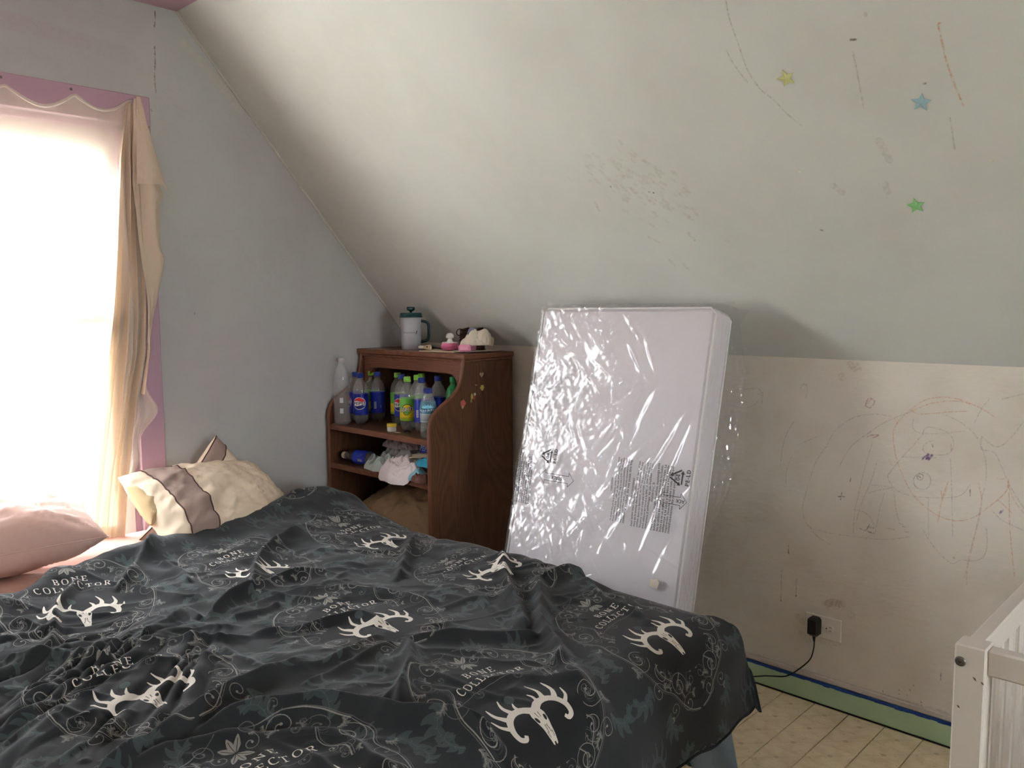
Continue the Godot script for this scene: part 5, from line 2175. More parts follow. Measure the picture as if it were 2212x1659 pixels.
	o.position = Vector3(0.640, y, 0.490)
	tag(o, "shiny brown snack wrapper in the lower shelf's right corner", "wrapper")


func top_clutter() -> void:
	var y := 1.0898
	# insulated pitcher: frosted body, dark green lid with spout knob, loop handle
	var o := thing("pitcher", "frosted clear pitcher with dark green lid, knob and handle on the bookcase", "pitcher", Vector3(0.255, y, 0.205), 0.82)
	var mb := MB.new()
	mb.lathe([Vector2(0, 0.004), Vector2(0.040, 0.0), Vector2(0.0425, 0.003), Vector2(0.0455, 0.142), Vector2(0.0435, 0.142), Vector2(0.041, 0.012), Vector2(0, 0.010)], 48)
	commit(mb, "body", mat("frosted_plastic", Color(0.86, 0.87, 0.90, 0.62), 0.28, {"transparency": BaseMaterial3D.TRANSPARENCY_ALPHA, "metallic_specular": 0.55}), o)
	var green := mat("dark_green_plastic", rgb(20, 58, 62), 0.3)
	mb = MB.new()
	mb.lathe([Vector2(0.044, 0.140), Vector2(0.0505, 0.140), Vector2(0.0505, 0.1435), Vector2(0.0475, 0.145), Vector2(0.0470, 0.1585), Vector2(0.0455, 0.160), Vector2(0, 0.160)], 48)
	for k in 2:
		mb.box(Vector3(-0.012 + 0.026 * k, 0.151, 0.0462), Vector3(0.014, 0.009, 0.004), 0.001)
	commit(mb, "lid", green, o)
	mb = MB.new()
	mb.lathe([Vector2(0.006, 0.159), Vector2(0.0052, 0.164), Vector2(0.007, 0.167), Vector2(0.014, 0.170), Vector2(0.0175, 0.175), Vector2(0.0180, 0.184), Vector2(0.0165, 0.1855), Vector2(0, 0.186)], 24)
	commit(mb, "spout_knob", green, o)
	var loop := []
	for e in [[0.042, 0.124], [0.058, 0.122], [0.070, 0.117], [0.076, 0.106], [0.077, 0.080], [0.076, 0.052], [0.071, 0.040], [0.060, 0.035], [0.042, 0.032]]:
		loop.append(Vector3(e[0], e[1], 0))
	var cv := PackedVector2Array()
	for p in loop:
		cv.append(Vector2(p.x, p.y))
	cv = smooth(cv, 4)
	loop = []
	for p in cv:
		loop.append(Vector3(p.x, p.y, 0))
	mb = MB.new()
	mb.tube(loop, 0.0062, 10)
	commit(mb, "handle", green, o)
	# print on the body
	var ink := mat("pitcher_ink", rgb(52, 54, 60), 0.6)
	mb = MB.new()
	wrap_words(mb, "Batting Houston", Vector2(-0.008, 0.074), 0.0080, 0.0446)
	for k in 8:
		wrap_words(mb, "-", Vector2(-0.036 + 0.0006 * k, 0.035 + 0.012 * k), 0.010, 0.0446)
	commit(mb, "print", ink, o)
	mb = MB.new()
	var mark := [[0.0, 0.006], [0.003, 0.010], [0.004, 0.004], [0.001, -0.006], [-0.003, -0.010], [-0.002, -0.004]]
	var first := -1
	for e in mark:
		var a: float = (0.0265 + e[0]) / 0.0446
		var i := mb.vert(Vector3(sin(a) * 0.0449, 0.075 + e[1], cos(a) * 0.0449), Vector3(sin(a), 0, cos(a)))
		if first < 0:
			first = i
	for k in range(1, mark.size() - 1):
		mb.tri(first, first + k, first + k + 1)
	commit(mb, "printed_feather", ink, o)
	# white plate edge behind the pitcher
	o = thing("saucer", "white saucer lying behind the frosted pitcher", "saucer", Vector3(0.195, y, 0.105))
	mb = MB.new()
	mb.lathe([Vector2(0, 0.001), Vector2(0.04, 0.0), Vector2(0.072, 0.007), Vector2(0.073, 0.009), Vector2(0.070, 0.009), Vector2(0.04, 0.003), Vector2(0, 0.003)], 40)
	commit(mb, "dish", mat("white_china", rgb(214, 210, 200), 0.35), o)
	# two envelopes under the small things
	mb = MB.new()
	mb.box(Vector3.ZERO, Vector3(0.19, 0.004, 0.11), 0.001)
	o = commit(mb, "envelope", mat("paper_cream", rgb(220, 208, 180), 0.8))
	o.transform = Transform3D(Basis(Vector3.UP, 0.14), Vector3(0.50, y + 0.0022, 0.228))
	tag(o, "thick cream envelope lying under the pink brush", "envelope")
	mb = MB.new()
	mb.box(Vector3.ZERO, Vector3(0.17, 0.0022, 0.16), 0.0006)
	o = commit(mb, "paper_sheet", mat("paper_white", rgb(214, 208, 196), 0.8))
	o.transform = Transform3D(Basis(Vector3.UP, -0.25), Vector3(0.605, y + 0.0056, 0.165))
	tag(o, "white folded paper under the pink soap case at the bookcase corner", "paper")
	# small applicator bottle lying on the envelope
	o = thing("applicator", "cream applicator tube with a white rounded tip lying by the pitcher", "applicator", Vector3(0.415, y + 0.0165, 0.262), 0.25)
	var lay := Basis(Vector3.BACK, PI * 0.5)
	mb = MB.new()
	mb.lathe([Vector2(0, 0.034), Vector2(0.004, 0.033), Vector2(0.0072, 0.027), Vector2(0.0078, 0.018), Vector2(0.0062, 0.006), Vector2(0.004, 0.004)], 20, Vector3.ZERO, lay)
	commit(mb, "tip", mat("white_plastic", rgb(226, 224, 216), 0.4), o)
	mb = MB.new()
	mb.lathe([Vector2(0.004, 0.004), Vector2(0.0078, 0.004), Vector2(0.0085, -0.006), Vector2(0.0105, -0.008), Vector2(0.0115, -0.026), Vector2(0.0095, -0.028), Vector2(0.003, -0.026), Vector2(0, -0.020)], 20, Vector3.ZERO, lay)
	commit(mb, "barrel", mat("cream_plastic", rgb(206, 184, 150), 0.45), o)
	mb = MB.new()
	mb.lathe([Vector2(0, 0.0008), Vector2(0.0034, 0.0006), Vector2(0.0036, 0)], 14, Vector3(0.017, 0.002, 0.0105), Basis(Vector3.RIGHT, PI * 0.5))
	commit(mb, "dot", mat("dark_dot", rgb(56, 34, 28), 0.6), o)
	# round pink bristle brush with white mushroom knob
	o = thing("scrub_brush", "round pink bristle brush with a white mushroom-shaped handle knob", "brush", Vector3(0.530, y + 0.0045, 0.225))
	mb = MB.new()
	mb.lathe([Vector2(0.0, 0.038), Vector2(0.030, 0.036), Vector2(0.033, 0.033), Vector2(0.032, 0.030), Vector2(0, 0.030)], 28)
	mb.lathe([Vector2(0.014, 0.037), Vector2(0.0095, 0.046), Vector2(0.010, 0.050), Vector2(0.0165, 0.053), Vector2(0.0172, 0.060), Vector2(0.0140, 0.068), Vector2(0.007, 0.0725), Vector2(0, 0.0735)], 24)
	commit(mb, "knob", mat("white_plastic", rgb(226, 224, 216), 0.4), o)
	mb = MB.new()
	rng.seed = 3
	for k in 900:
		var a := rng.randf() * TAU
		var f := sqrt(rng.randf())
		var lat := f * 1.45
		var d := Vector3(cos(a) * sin(lat), -cos(lat) * 0.55, sin(a) * sin(lat))
		var p := Vector3(d.x * 0.0375, 0.0195 + d.y * 0.0335, d.z * 0.0375)
		var r := rng.randf_range(0.0014, 0.0030)
		mb.box(p, Vector3(r * 2, r * 2, r * 2), r * 0.7, Basis(Vector3(rng.randf(), rng.randf(), 1).normalized(), rng.randf() * 3.0))
	mb.lathe([Vector2(0, 0.0015), Vector2(0.018, 0.004), Vector2(0.032, 0.013), Vector2(0.0365, 0.022), Vector2(0.033, 0.032), Vector2(0, 0.034)], 28)
	commit(mb, "bristles", mat("pink_bristle", rgb(206, 112, 152), 0.7), o).set_meta("kind", "stuff")
	# pink soap case
	o = thing("soap_case", "glossy pink soap case with rounded corners beside the brush", "soap case", Vector3(0.632, y + 0.0068, 0.222), 0.55)
	mb = MB.new()
	mb.box(Vector3(0, 0.0125, 0), Vector3(0.052, 0.029, 0.104), 0.007)
	commit(mb, "case", mat("pink_plastic", rgb(226, 148, 176), 0.3), o)
	mb = MB.new()
	mb.box(Vector3(0, 0.0125, 0.0522), Vector3(0.034, 0.014, 0.0016), 0.0008)
	commit(mb, "end_panel", mat("pink_plastic_light", rgb(232, 160, 184), 0.3), o)
	# brown lace-up baby shoes behind
	for k in 2:
		o = thing("baby_shoe", ["brown lace-up baby shoe standing upright behind the pink brush", "brown baby shoe mostly hidden behind the cream sock"][k], "shoe", Vector3(0.508 + 0.075 * k, y, 0.120 - 0.01 * k), 0.6 + 0.4 * k)
		var up := MB.new()
		var pts := PackedVector3Array()
		var nu := 28
		var nv := 22
		for j in nv + 1:
			var f := float(j) / nv
			# outline of the upper, from sole to collar
			var hgt := lerpf(0.008, 0.094, f)
			var rx := lerpf(0.024, 0.020, f)
			var front := lerpf(0.058, 0.020, smoothstep(0.1, 0.6, f))
			for i in nu + 1:
				var a := TAU * (i % nu) / nu
				var zz := sin(a) * (front if sin(a) > 0.0 else 0.026)
				pts.append(Vector3(cos(a) * rx * (1.0 + 0.04 * nz.get_noise_2d(a * 60.0, f * 300.0)), hgt + 0.005 * cos(a) * f, zz))
		up.sheet(pts, nu, nv, PackedVector2Array(), true)
		commit(up, "upper", mat("brown_leather", rgb(84, 52, 42), 0.55, {"cull_mode": BaseMaterial3D.CULL_DISABLED}), o)
		var so := MB.new()
		var poly := PackedVector2Array()
		for i in 24:
			var a := TAU * i / 24.0
			poly.append(Vector2(cos(a) * 0.027, -sin(a) * (0.061 if sin(a) > 0.0 else 0.029)))
		so.prism(poly, Transform3D(Basis(Vector3.RIGHT, -PI * 0.5), Vector3.ZERO), 0.009, Vector3.UP, 0.0015)
		commit(so, "sole", mat("dark_sole", rgb(44, 32, 28), 0.7), o)
		var la := MB.new()
		for r in 4:
			var zz := 0.050 - 0.009 * r
			var hh := 0.044 + 0.013 * r
			la.tube([Vector3(-0.016, hh, zz - 0.010), Vector3(-0.006, hh + 0.003, zz), Vector3(0.006, hh + 0.003, zz), Vector3(0.016, hh, zz - 0.010)], 0.0021, 6)
		var bow := []
		for q in 18:
			var a := TAU * q / 18.0
			bow.append(Vector3(-0.014 + 0.015 * cos(a), 0.078 + 0.014 * sin(a), 0.028 + 0.004 * sin(a * 2.0)))
		la.tube(bow, 0.0019, 6, true)
		commit(la, "laces", mat("dark_lace", rgb(52, 36, 30), 0.8), o)
	# cream baby sock with grey-blue toe, rumpled over the soap case
	o = thing("baby_sock", "rumpled cream baby sock with a grey-blue patch on the soap case", "sock", Vector3(0.640, y + 0.030, 0.190), 0.3)
	mb = wad(0.058, 0.058, 0.042, 0.008, 260.0, 0.8)
	commit(mb, "foot", cloth("cream_knit", rgb(218, 208, 190)), o)
	mb = wad(0.042, 0.052, 0.034, 0.007, 310.0, -0.5)
	place(mb, Transform3D(Basis(Vector3.BACK, -0.5), Vector3(0.038, 0.018, -0.006)))
	commit(mb, "leg", cloth("cream_knit", rgb(218, 208, 190)), o)
	mb = MB.new()
	var cuff := []
	for q in 30:
		var a := TAU * q / 30.0
		cuff.append(Vector3(0.006 + 0.022 * cos(a), 0.010 + 0.010 * sin(a) + 0.002 * sin(a * 4.0), 0.034 + 0.006 * cos(a * 2.0)))
	mb.tube(cuff, 0.0042, 8, true)
	commit(mb, "cuff", cloth("cream_knit", rgb(218, 208, 190)), o)
	mb = wad(0.024, 0.018, 0.020, 0.003, 350.0, 0.8)
	place(mb, Transform3D(Basis(Vector3.BACK, 0.5), Vector3(-0.008, 0.052, 0.004)))
	commit(mb, "toe_patch", cloth("blue_knit", rgb(122, 128, 150)), o)


# lettering laid round an upright cylinder of radius r; p.x is the arc from the +z direction
func wrap_words(mb: MB, words: String, p: Vector2, size: float, r: float) -> void:
	var t := text_tris(words, false)
	if t.is_empty():
		return
	var lo := t[0]
	var hi := t[0]
	for q in t:
		lo = lo.min(q)
		hi = hi.max(q)
	var mid := (lo + hi) * 0.5
	for k in range(0, t.size(), 3):
		var id := []
		for j in 3:
			var q := p + (t[k + j] - mid) * size
			var a := q.x / r
			id.append(mb.vert(Vector3(sin(a) * (r + 0.0004), q.y, cos(a) * (r + 0.0004)), Vector3(sin(a), 0, cos(a))))
		mb.tri(id[0], id[1], id[2])


# ------------------------------------------------------------------ outlet, charger, star stickers
func wall_things() -> void:
	var o := thing("wall_outlet", "white duplex wall outlet mounted sideways above the green baseboard", "outlet", Vector3(2.040, 0.253, 0.0))
	var ivory := mat("outlet_plastic", rgb(220, 214, 202), 0.4)
	var mb := MB.new()
	mb.box(Vector3(0, 0, 0.003), Vector3(0.117, 0.074, 0.006), 0.0028)
	commit(mb, "cover_plate", ivory, o)
	for x in [-0.0195, 0.0195]:
		mb = MB.new()
		mb.lathe([Vector2(0, 0.0072), Vector2(0.0150, 0.0072), Vector2(0.0162, 0.0064), Vector2(0.0165, 0.0052)], 28, Vector3(x, 0, 0), Basis(Vector3.RIGHT, PI * 0.5))
		for i in mb.v.size():
			mb.v[i].y = clampf(mb.v[i].y, -0.0145, 0.0145)
		var rc := commit(mb, "receptacle", ivory, o)
		for s in [[0.0055, 0.0052, 0.008], [-0.0055, 0.0052, 0.0065]]:
			mb = MB.new()
			mb.box(Vector3(x + s[1], s[0], 0.0074), Vector3(s[2], 0.0020, 0.0006), 0.0)
			commit(mb, "slot", mat("slot_dark", rgb(40, 34, 30), 0.8), rc)
		mb = MB.new()
		mb.lathe([Vector2(0, 0.0003), Vector2(0.0024, 0.0003), Vector2(0.0024, 0)], 12, Vector3(x - 0.0075, 0, 0.0072), Basis(Vector3.RIGHT, PI * 0.5))
		commit(mb, "ground_hole", mat("slot_dark", rgb(40, 34, 30), 0.8), rc)
	mb = MB.new()
	mb.lathe([Vector2(0, 0.0016), Vector2(0.0022, 0.0012), Vector2(0.0028, 0)], 14, Vector3(0, 0, 0.0058), Basis(Vector3.RIGHT, PI * 0.5))
	commit(mb, "screw", mat("screw_paint", rgb(196, 190, 178), 0.4), o)
	# charger in the left socket, its lead running down behind the bed
	var black := mat("black_plastic", rgb(22, 22, 23), 0.38)
	o = thing("phone_charger", "black plug-in charger with a thin cable running behind the bed", "charger", Vector3(2.0205, 0.253, 0.0075))
	mb = MB.new()
	mb.box(Vector3(0, 0.004, 0.017), Vector3(0.036, 0.060, 0.034), 0.007)
	mb.box(Vector3(0, 0.006, 0.036), Vector3(0.030, 0.050, 0.005), 0.002)
	commit(mb, "adapter", black, o)
	mb = MB.new()
	mb.tube([Vector3(0, -0.024, 0.018), Vector3(0, -0.036, 0.018), Vector3(0.001, -0.046, 0.018)], [0.0058, 0.0045, 0.0030], 10)
	commit(mb, "strain_relief", black, o)
	var lead := []
	var curve := Curve3D.new()
	for e in [[0.001, -0.044, 0.018], [0.0, -0.070, 0.018], [-0.012, -0.110, 0.015], [-0.044, -0.150, 0.015], [-0.075, -0.180, 0.016], [-0.100, -0.193, 0.022], [-0.150, -0.199, 0.045], [-0.230, -0.215, 0.090], [-0.330, -0.2425, 0.150], [-0.45, -0.2495, 0.20]]:
		curve.add_point(Vector3(e[0], e[1], e[2]))
	for k in range(0, 10):
		var a: Vector3 = curve.get_point_position(maxi(k - 1, 0))
		var b: Vector3 = curve.get_point_position(mini(k + 1, 9))
		curve.set_point_in(k, -(b - a) / 6.0)
		curve.set_point_out(k, (b - a) / 6.0)
	for p in curve.tessellate(4, 3):
		lead.append(p)
	mb = MB.new()
	mb.tube(lead, 0.0021, 8)
	commit(mb, "cable", black, o)
	# plastic star stickers on the slope
	var rise := FLAT - KNEE
	var len := sqrt(RUN * RUN + rise * rise)
	var sd := Vector3(0, rise, RUN) / len
	var sn := Vector3(0, -RUN, rise) / len
	for e in [[2.159, 1.818, 0.15, rgb(214, 216, 152), "pale yellow star sticker on the sloping ceiling"], [2.440, 1.728, -0.25, rgb(166, 202, 212), "pale blue star sticker on the sloping ceiling"], [2.381, 1.521, 0.05, rgb(150, 212, 142), "green star sticker low on the sloping ceiling"]]:
		var f: float = (e[1] - KNEE) / rise
		var at := Vector3(e[0], KNEE, 0) + sd * len * f
		mb = MB.new()
		var xf := Transform3D(Basis(Vector3.RIGHT, sd, -sn * -1.0), at + sn * 0.0006) * Transform3D(Basis(Vector3.BACK, e[2]), Vector3.ZERO)
		star(mb, xf, 0.0225)
		tag(commit(mb, "star_sticker", mat("star_%d" % int(e[3].g * 255), e[3], 0.45)), e[4], "star sticker", "star stickers on the ceiling")
	# two little blobs of sticky putty
	for e in [[2.120, 1.622, "small white putty blob between the three star stickers"], [2.560, 1.600, "small white putty blob to the side of the blue star sticker"]]:
		var f: float = (e[1] - KNEE) / rise
		var at := Vector3(e[0], KNEE, 0) + sd * len * f
		mb = MB.new()
		mb.lathe([Vector2(0.0042, 0), Vector2(0.0036, 0.0022), Vector2(0.0014, 0.0032), Vector2(0, 0.0032)], 10, at, Basis(Vector3.RIGHT, sn, Vector3.RIGHT.cross(sn)))
		tag(commit(mb, "putty_blob", mat("putty", rgb(226, 222, 210), 0.7)), e[2], "putty")


func star(mb: MB, xf: Transform3D, r: float) -> void:
	var c := Vector3(0, 0, 0.0042)
	var pts := []
	for k in 10:
		var a := PI * 0.5 + TAU * k / 10.0
		var q := r if k % 2 == 0 else r * 0.46
		pts.append(Vector2(cos(a), sin(a)) * q)
	for k in 10:
		var a: Vector2 = pts[k]
		var b: Vector2 = pts[(k + 1) % 10]
		var pa := Vector3(a.x, a.y, 0.0016)
		var pb := Vector3(b.x, b.y, 0.0016)
		var nn := (pa - c).cross(pb - c).normalized()
		if nn.z < 0.0:
			nn = -nn
		mb.face([xf * c, xf * pa, xf * pb], (xf.basis * nn).normalized())
		var out := Vector3((a + b).x, (a + b).y, 0).normalized()
		mb.face([xf * pa, xf * pb, xf * Vector3(b.x, b.y, 0), xf * Vector3(a.x, a.y, 0)], (xf.basis * out).normalized())

# crayon, pencil and dirt on the walls, in texture pixels
const KNEE_MARKS := [
	["o", 1466, 128, 1441, 156, 1426, 182, 1425, 215, 1435, 266, 1455, 315, 1481, 359, 1515, 389, 1551, 408, 1593, 413, 1633, 396, 1661, 368, 1688, 339, 1705, 312, 1707, 288],
	["o", 1466, 128, 1499, 100, 1537, 88, 1575, 88, 1609, 98, 1642, 111, 1668, 129],
	["o", 1469, 132, 1507, 110, 1549, 98, 1583, 95, 1613, 100],
	["o", 1468, 130, 1489, 137, 1531, 131, 1569, 124, 1610, 119],
	["o", 1568, 312, 1556, 356, 1547, 426],
	["o", 1551, 336, 1556, 356, 1566, 329],
	["o", 1707, 284, 1711, 335, 1716, 407, 1724, 475, 1732, 532],
	["o", 1685, 340, 1719, 370],
	["l", 1640, 306, 1649, 345, 1647, 387, 1636, 456, 1627, 512, 1618, 561],
	["l", 1707, 296, 1723, 337, 1745, 366],
	["l", 1682, 287, 1700, 285],
	["l", 1416, 270, 1423, 285],
	["g", 1416, 150, 1370, 148, 1318, 161, 1284, 185, 1257, 215, 1236, 258, 1209, 304, 1192, 362, 1177, 422, 1173, 460, 1191, 500, 1239, 510, 1361, 505, 1425, 496, 1478, 478],
	["g", 1369, 230, 1357, 276, 1346, 326, 1335, 387, 1327, 429, 1325, 476, 1325, 498],
	["g", 1383, 281, 1370, 336, 1356, 375, 1341, 422, 1331, 465],
	["g", 1139, 189, 1115, 234, 1104, 279, 1098, 332],
	["g", 1132, 299, 1118, 349, 1120, 392],
	["g", 1153, 259, 1216, 226],
	["g", 1323, 428, 1350, 430, 1367, 440, 1381, 461],
	["g", 1382, 485, 1361, 505],
	["g", 1495, 198, 1476, 226, 1453, 255, 1422, 303, 1414, 321, 1432, 350, 1469, 363, 1521, 362, 1579, 352, 1605, 338, 1622, 308],
	["g", 1499, 194, 1506, 174, 1529, 171, 1564, 182, 1577, 206, 1570, 232, 1548, 242, 1517, 243, 1502, 232, 1511, 213, 1529, 205],
	["g", 1449, 260, 1536, 251],
	["g", 1475, 149, 1474, 175, 1491, 188, 1534, 186, 1601, 172],
	["g", 1543, 130, 1593, 151, 1627, 180, 1647, 219, 1656, 262, 1656, 303, 1649, 345, 1644, 396, 1635, 452, 1624, 517, 1624, 580],
	["g", 1571, 249, 1575, 298, 1579, 357, 1585, 457],
	["g", 1642, 182, 1671, 204, 1692, 197, 1715, 167, 1734, 133],
	["g", 1642, 182, 1643, 215, 1672, 220, 1692, 258, 1707, 292, 1730, 332, 1745, 354],
	["g", 1676, 374, 1701, 394, 1747, 410],
	["g", 1509, 450, 1538, 492, 1583, 530, 1608, 516, 1638, 512, 1659, 497, 1667, 466, 1663, 417],
	["g", 1655, 84, 1639, 110, 1622, 152],
	["g", 1684, 82, 1697, 77, 1731, 65],
	["g", 973, 106, 1000, 100, 1026, 103, 1035, 146],
	["g", 1018, 118, 1036, 112, 1034, 143],
	["g", 977, 162, 1006, 153, 1024, 134],
	["g", 1155, 89, 1164, 77, 1176, 83, 1173, 116],
	["g", 1355, 204, 1392, 174, 1425, 154, 1469, 132],
	["g", 1279, 308, 1304, 255, 1342, 215, 1372, 194],
	["g", 1407, 367, 1396, 413, 1386, 491],
	["g", 1432, 358, 1438, 406, 1448, 440],
	["g", 1196, 504, 1221, 528, 1259, 544],
	["g", 1521, 362, 1526, 469],
	["g", 1368, 350, 1419, 347],
	["g", 1365, 373, 1395, 360, 1428, 348],
	["g", 1525, 316, 1523, 327, 1517, 337, 1507, 342, 1497, 342, 1488, 337, 1483, 328, 1482, 316, 1487, 306, 1495, 298, 1506, 296, 1516, 298, 1523, 306, 1525, 316],
	["g", 1506, 307, 1505, 311, 1503, 315, 1499, 317, 1496, 317, 1492, 315, 1491, 312, 1490, 307, 1492, 304, 1495, 301, 1499, 300, 1503, 301, 1505, 304, 1506, 307],
	["d", 1362, 480, 1370, 463],
	["d", 1371, 472, 1381, 472],
	["d", 1343, 481, 1382, 488],
	["d", 1311, 348, 1312, 339],
	["d", 1493, 306, 1499, 310],
	["d", 1525, 216, 1527, 224],
	["d", 1621, 325, 1622, 341],
	["d", 1277, 398, 1297, 395],
	["d", 1288, 385, 1285, 406],
	["r", 1345, 125, 1355, 105, 1371, 112, 1359, 131, 1345, 125],
	["r", 1348, 123, 1362, 106],
	["r", 1355, 213, 1366, 208, 1385, 206, 1368, 216],
	["r", 1571, 211, 1572, 228],
	["p", 1501, 259, 1517, 244, 1511, 258, 1526, 245, 1517, 259],
	["p", 1692, 375, 1698, 366],
	["d", 1133, 596, 1134, 599],
	["d", 1160, 722, 1161, 725],
	["d", 1590, 512, 1591, 515],
	["b", 1112, 654, 1112, 750],
	["b", 1160, 671, 1160, 724],
	["d", 1132, 574, 1132, 595],
	["d", 1572, 839, 1572, 858],
	["d", 1112, 748, 1112, 753],
	["d", 1160, 721, 1160, 726],
	["d", 1504, 895, 1505, 897],
	["d", 1494, 911, 1496, 913],
	["d", 1466, 921, 1467, 922],
	["d", 1488, 929, 1489, 930],
	["d", 1466, 933, 1468, 934],
	["d", 1525, 937, 1526, 938],
	["d", 1423, 939, 1424, 941],
	["s", 1251, 727, 1273, 717, 1299, 715],
	["s", 1260, 734, 1286, 722],
	["s", 1326, 739, 1330, 743],
	["s", 1170, 789, 1191, 798],
	["s", 1181, 838, 1200, 851],
	["s", 1245, 838, 1290, 835],
	["b", 1037, 947, 1222, 957, 1397, 950, 1593, 944],
	["s", 1300, 13, 1322, 25],
	["s", 1305, 21, 1318, 16],
	["s", 1277, 47, 1278, 50],
	["b", 1448, 446, 1458, 446],
	["b", 1459, 453, 1469, 453],
	["b", 1415, 466, 1436, 466],
	["b", 1465, 467, 1473, 467]]
const SLOPE_MARKS := [
	["g", 1440, 355, 1436, 386, 1437, 432, 1438, 475, 1449, 514, 1466, 538, 1483, 570, 1500, 594],
	["g", 1413, 436, 1418, 463, 1431, 498],
	["g", 1730, 621, 1728, 676],
	["g", 1613, 484, 1611, 528, 1608, 581],
	["o", 1740, 469, 1737, 473, 1738, 500, 1739, 527, 1744, 567, 1751, 604],
	["s", 1619, 643, 1628, 682],
	["s", 1525, 720, 1537, 736],
	["s", 1612, 727, 1612, 744],
	["d", 1614, 465, 1621, 466],
	["d", 1061, 665, 1061, 666],
	["d", 1147, 689, 1149, 689],
	["d", 1157, 692, 1158, 693],
	["d", 1478, 813, 1481, 814],
	["d", 1703, 557, 1705, 557],
	["f", 1124, 866, 1130, 881],
	["f", 1154, 878, 1162, 893],
	["f", 1098, 802, 1117, 818],
	["f", 1141, 610, 1144, 615],
	["f", 1131, 567, 1133, 572],
	["f", 1002, 699, 1002, 722],
	["f", 1177, 726, 1180, 737],
	["f", 1199, 800, 1206, 817],
	["f", 1643, 431, 1643, 432]]
const GABLE_MARKS := [
	["d", 497, 21, 497, 32, 499, 45],
	["d", 500, 74, 500, 95, 502, 120, 501, 144],
	["d", 510, 171, 509, 173],
	["d", 454, 487, 454, 489],
	["w", 454, 57, 428, 80, 390, 117, 359, 149],
	["w", 490, 270, 491, 328],
	["p", 712, 82, 666, 84, 605, 90, 539, 96],
	["p", 714, 126, 644, 130],
	["p", 622, 55, 523, 51]]
const SPOT := Vector2(1133, 667)
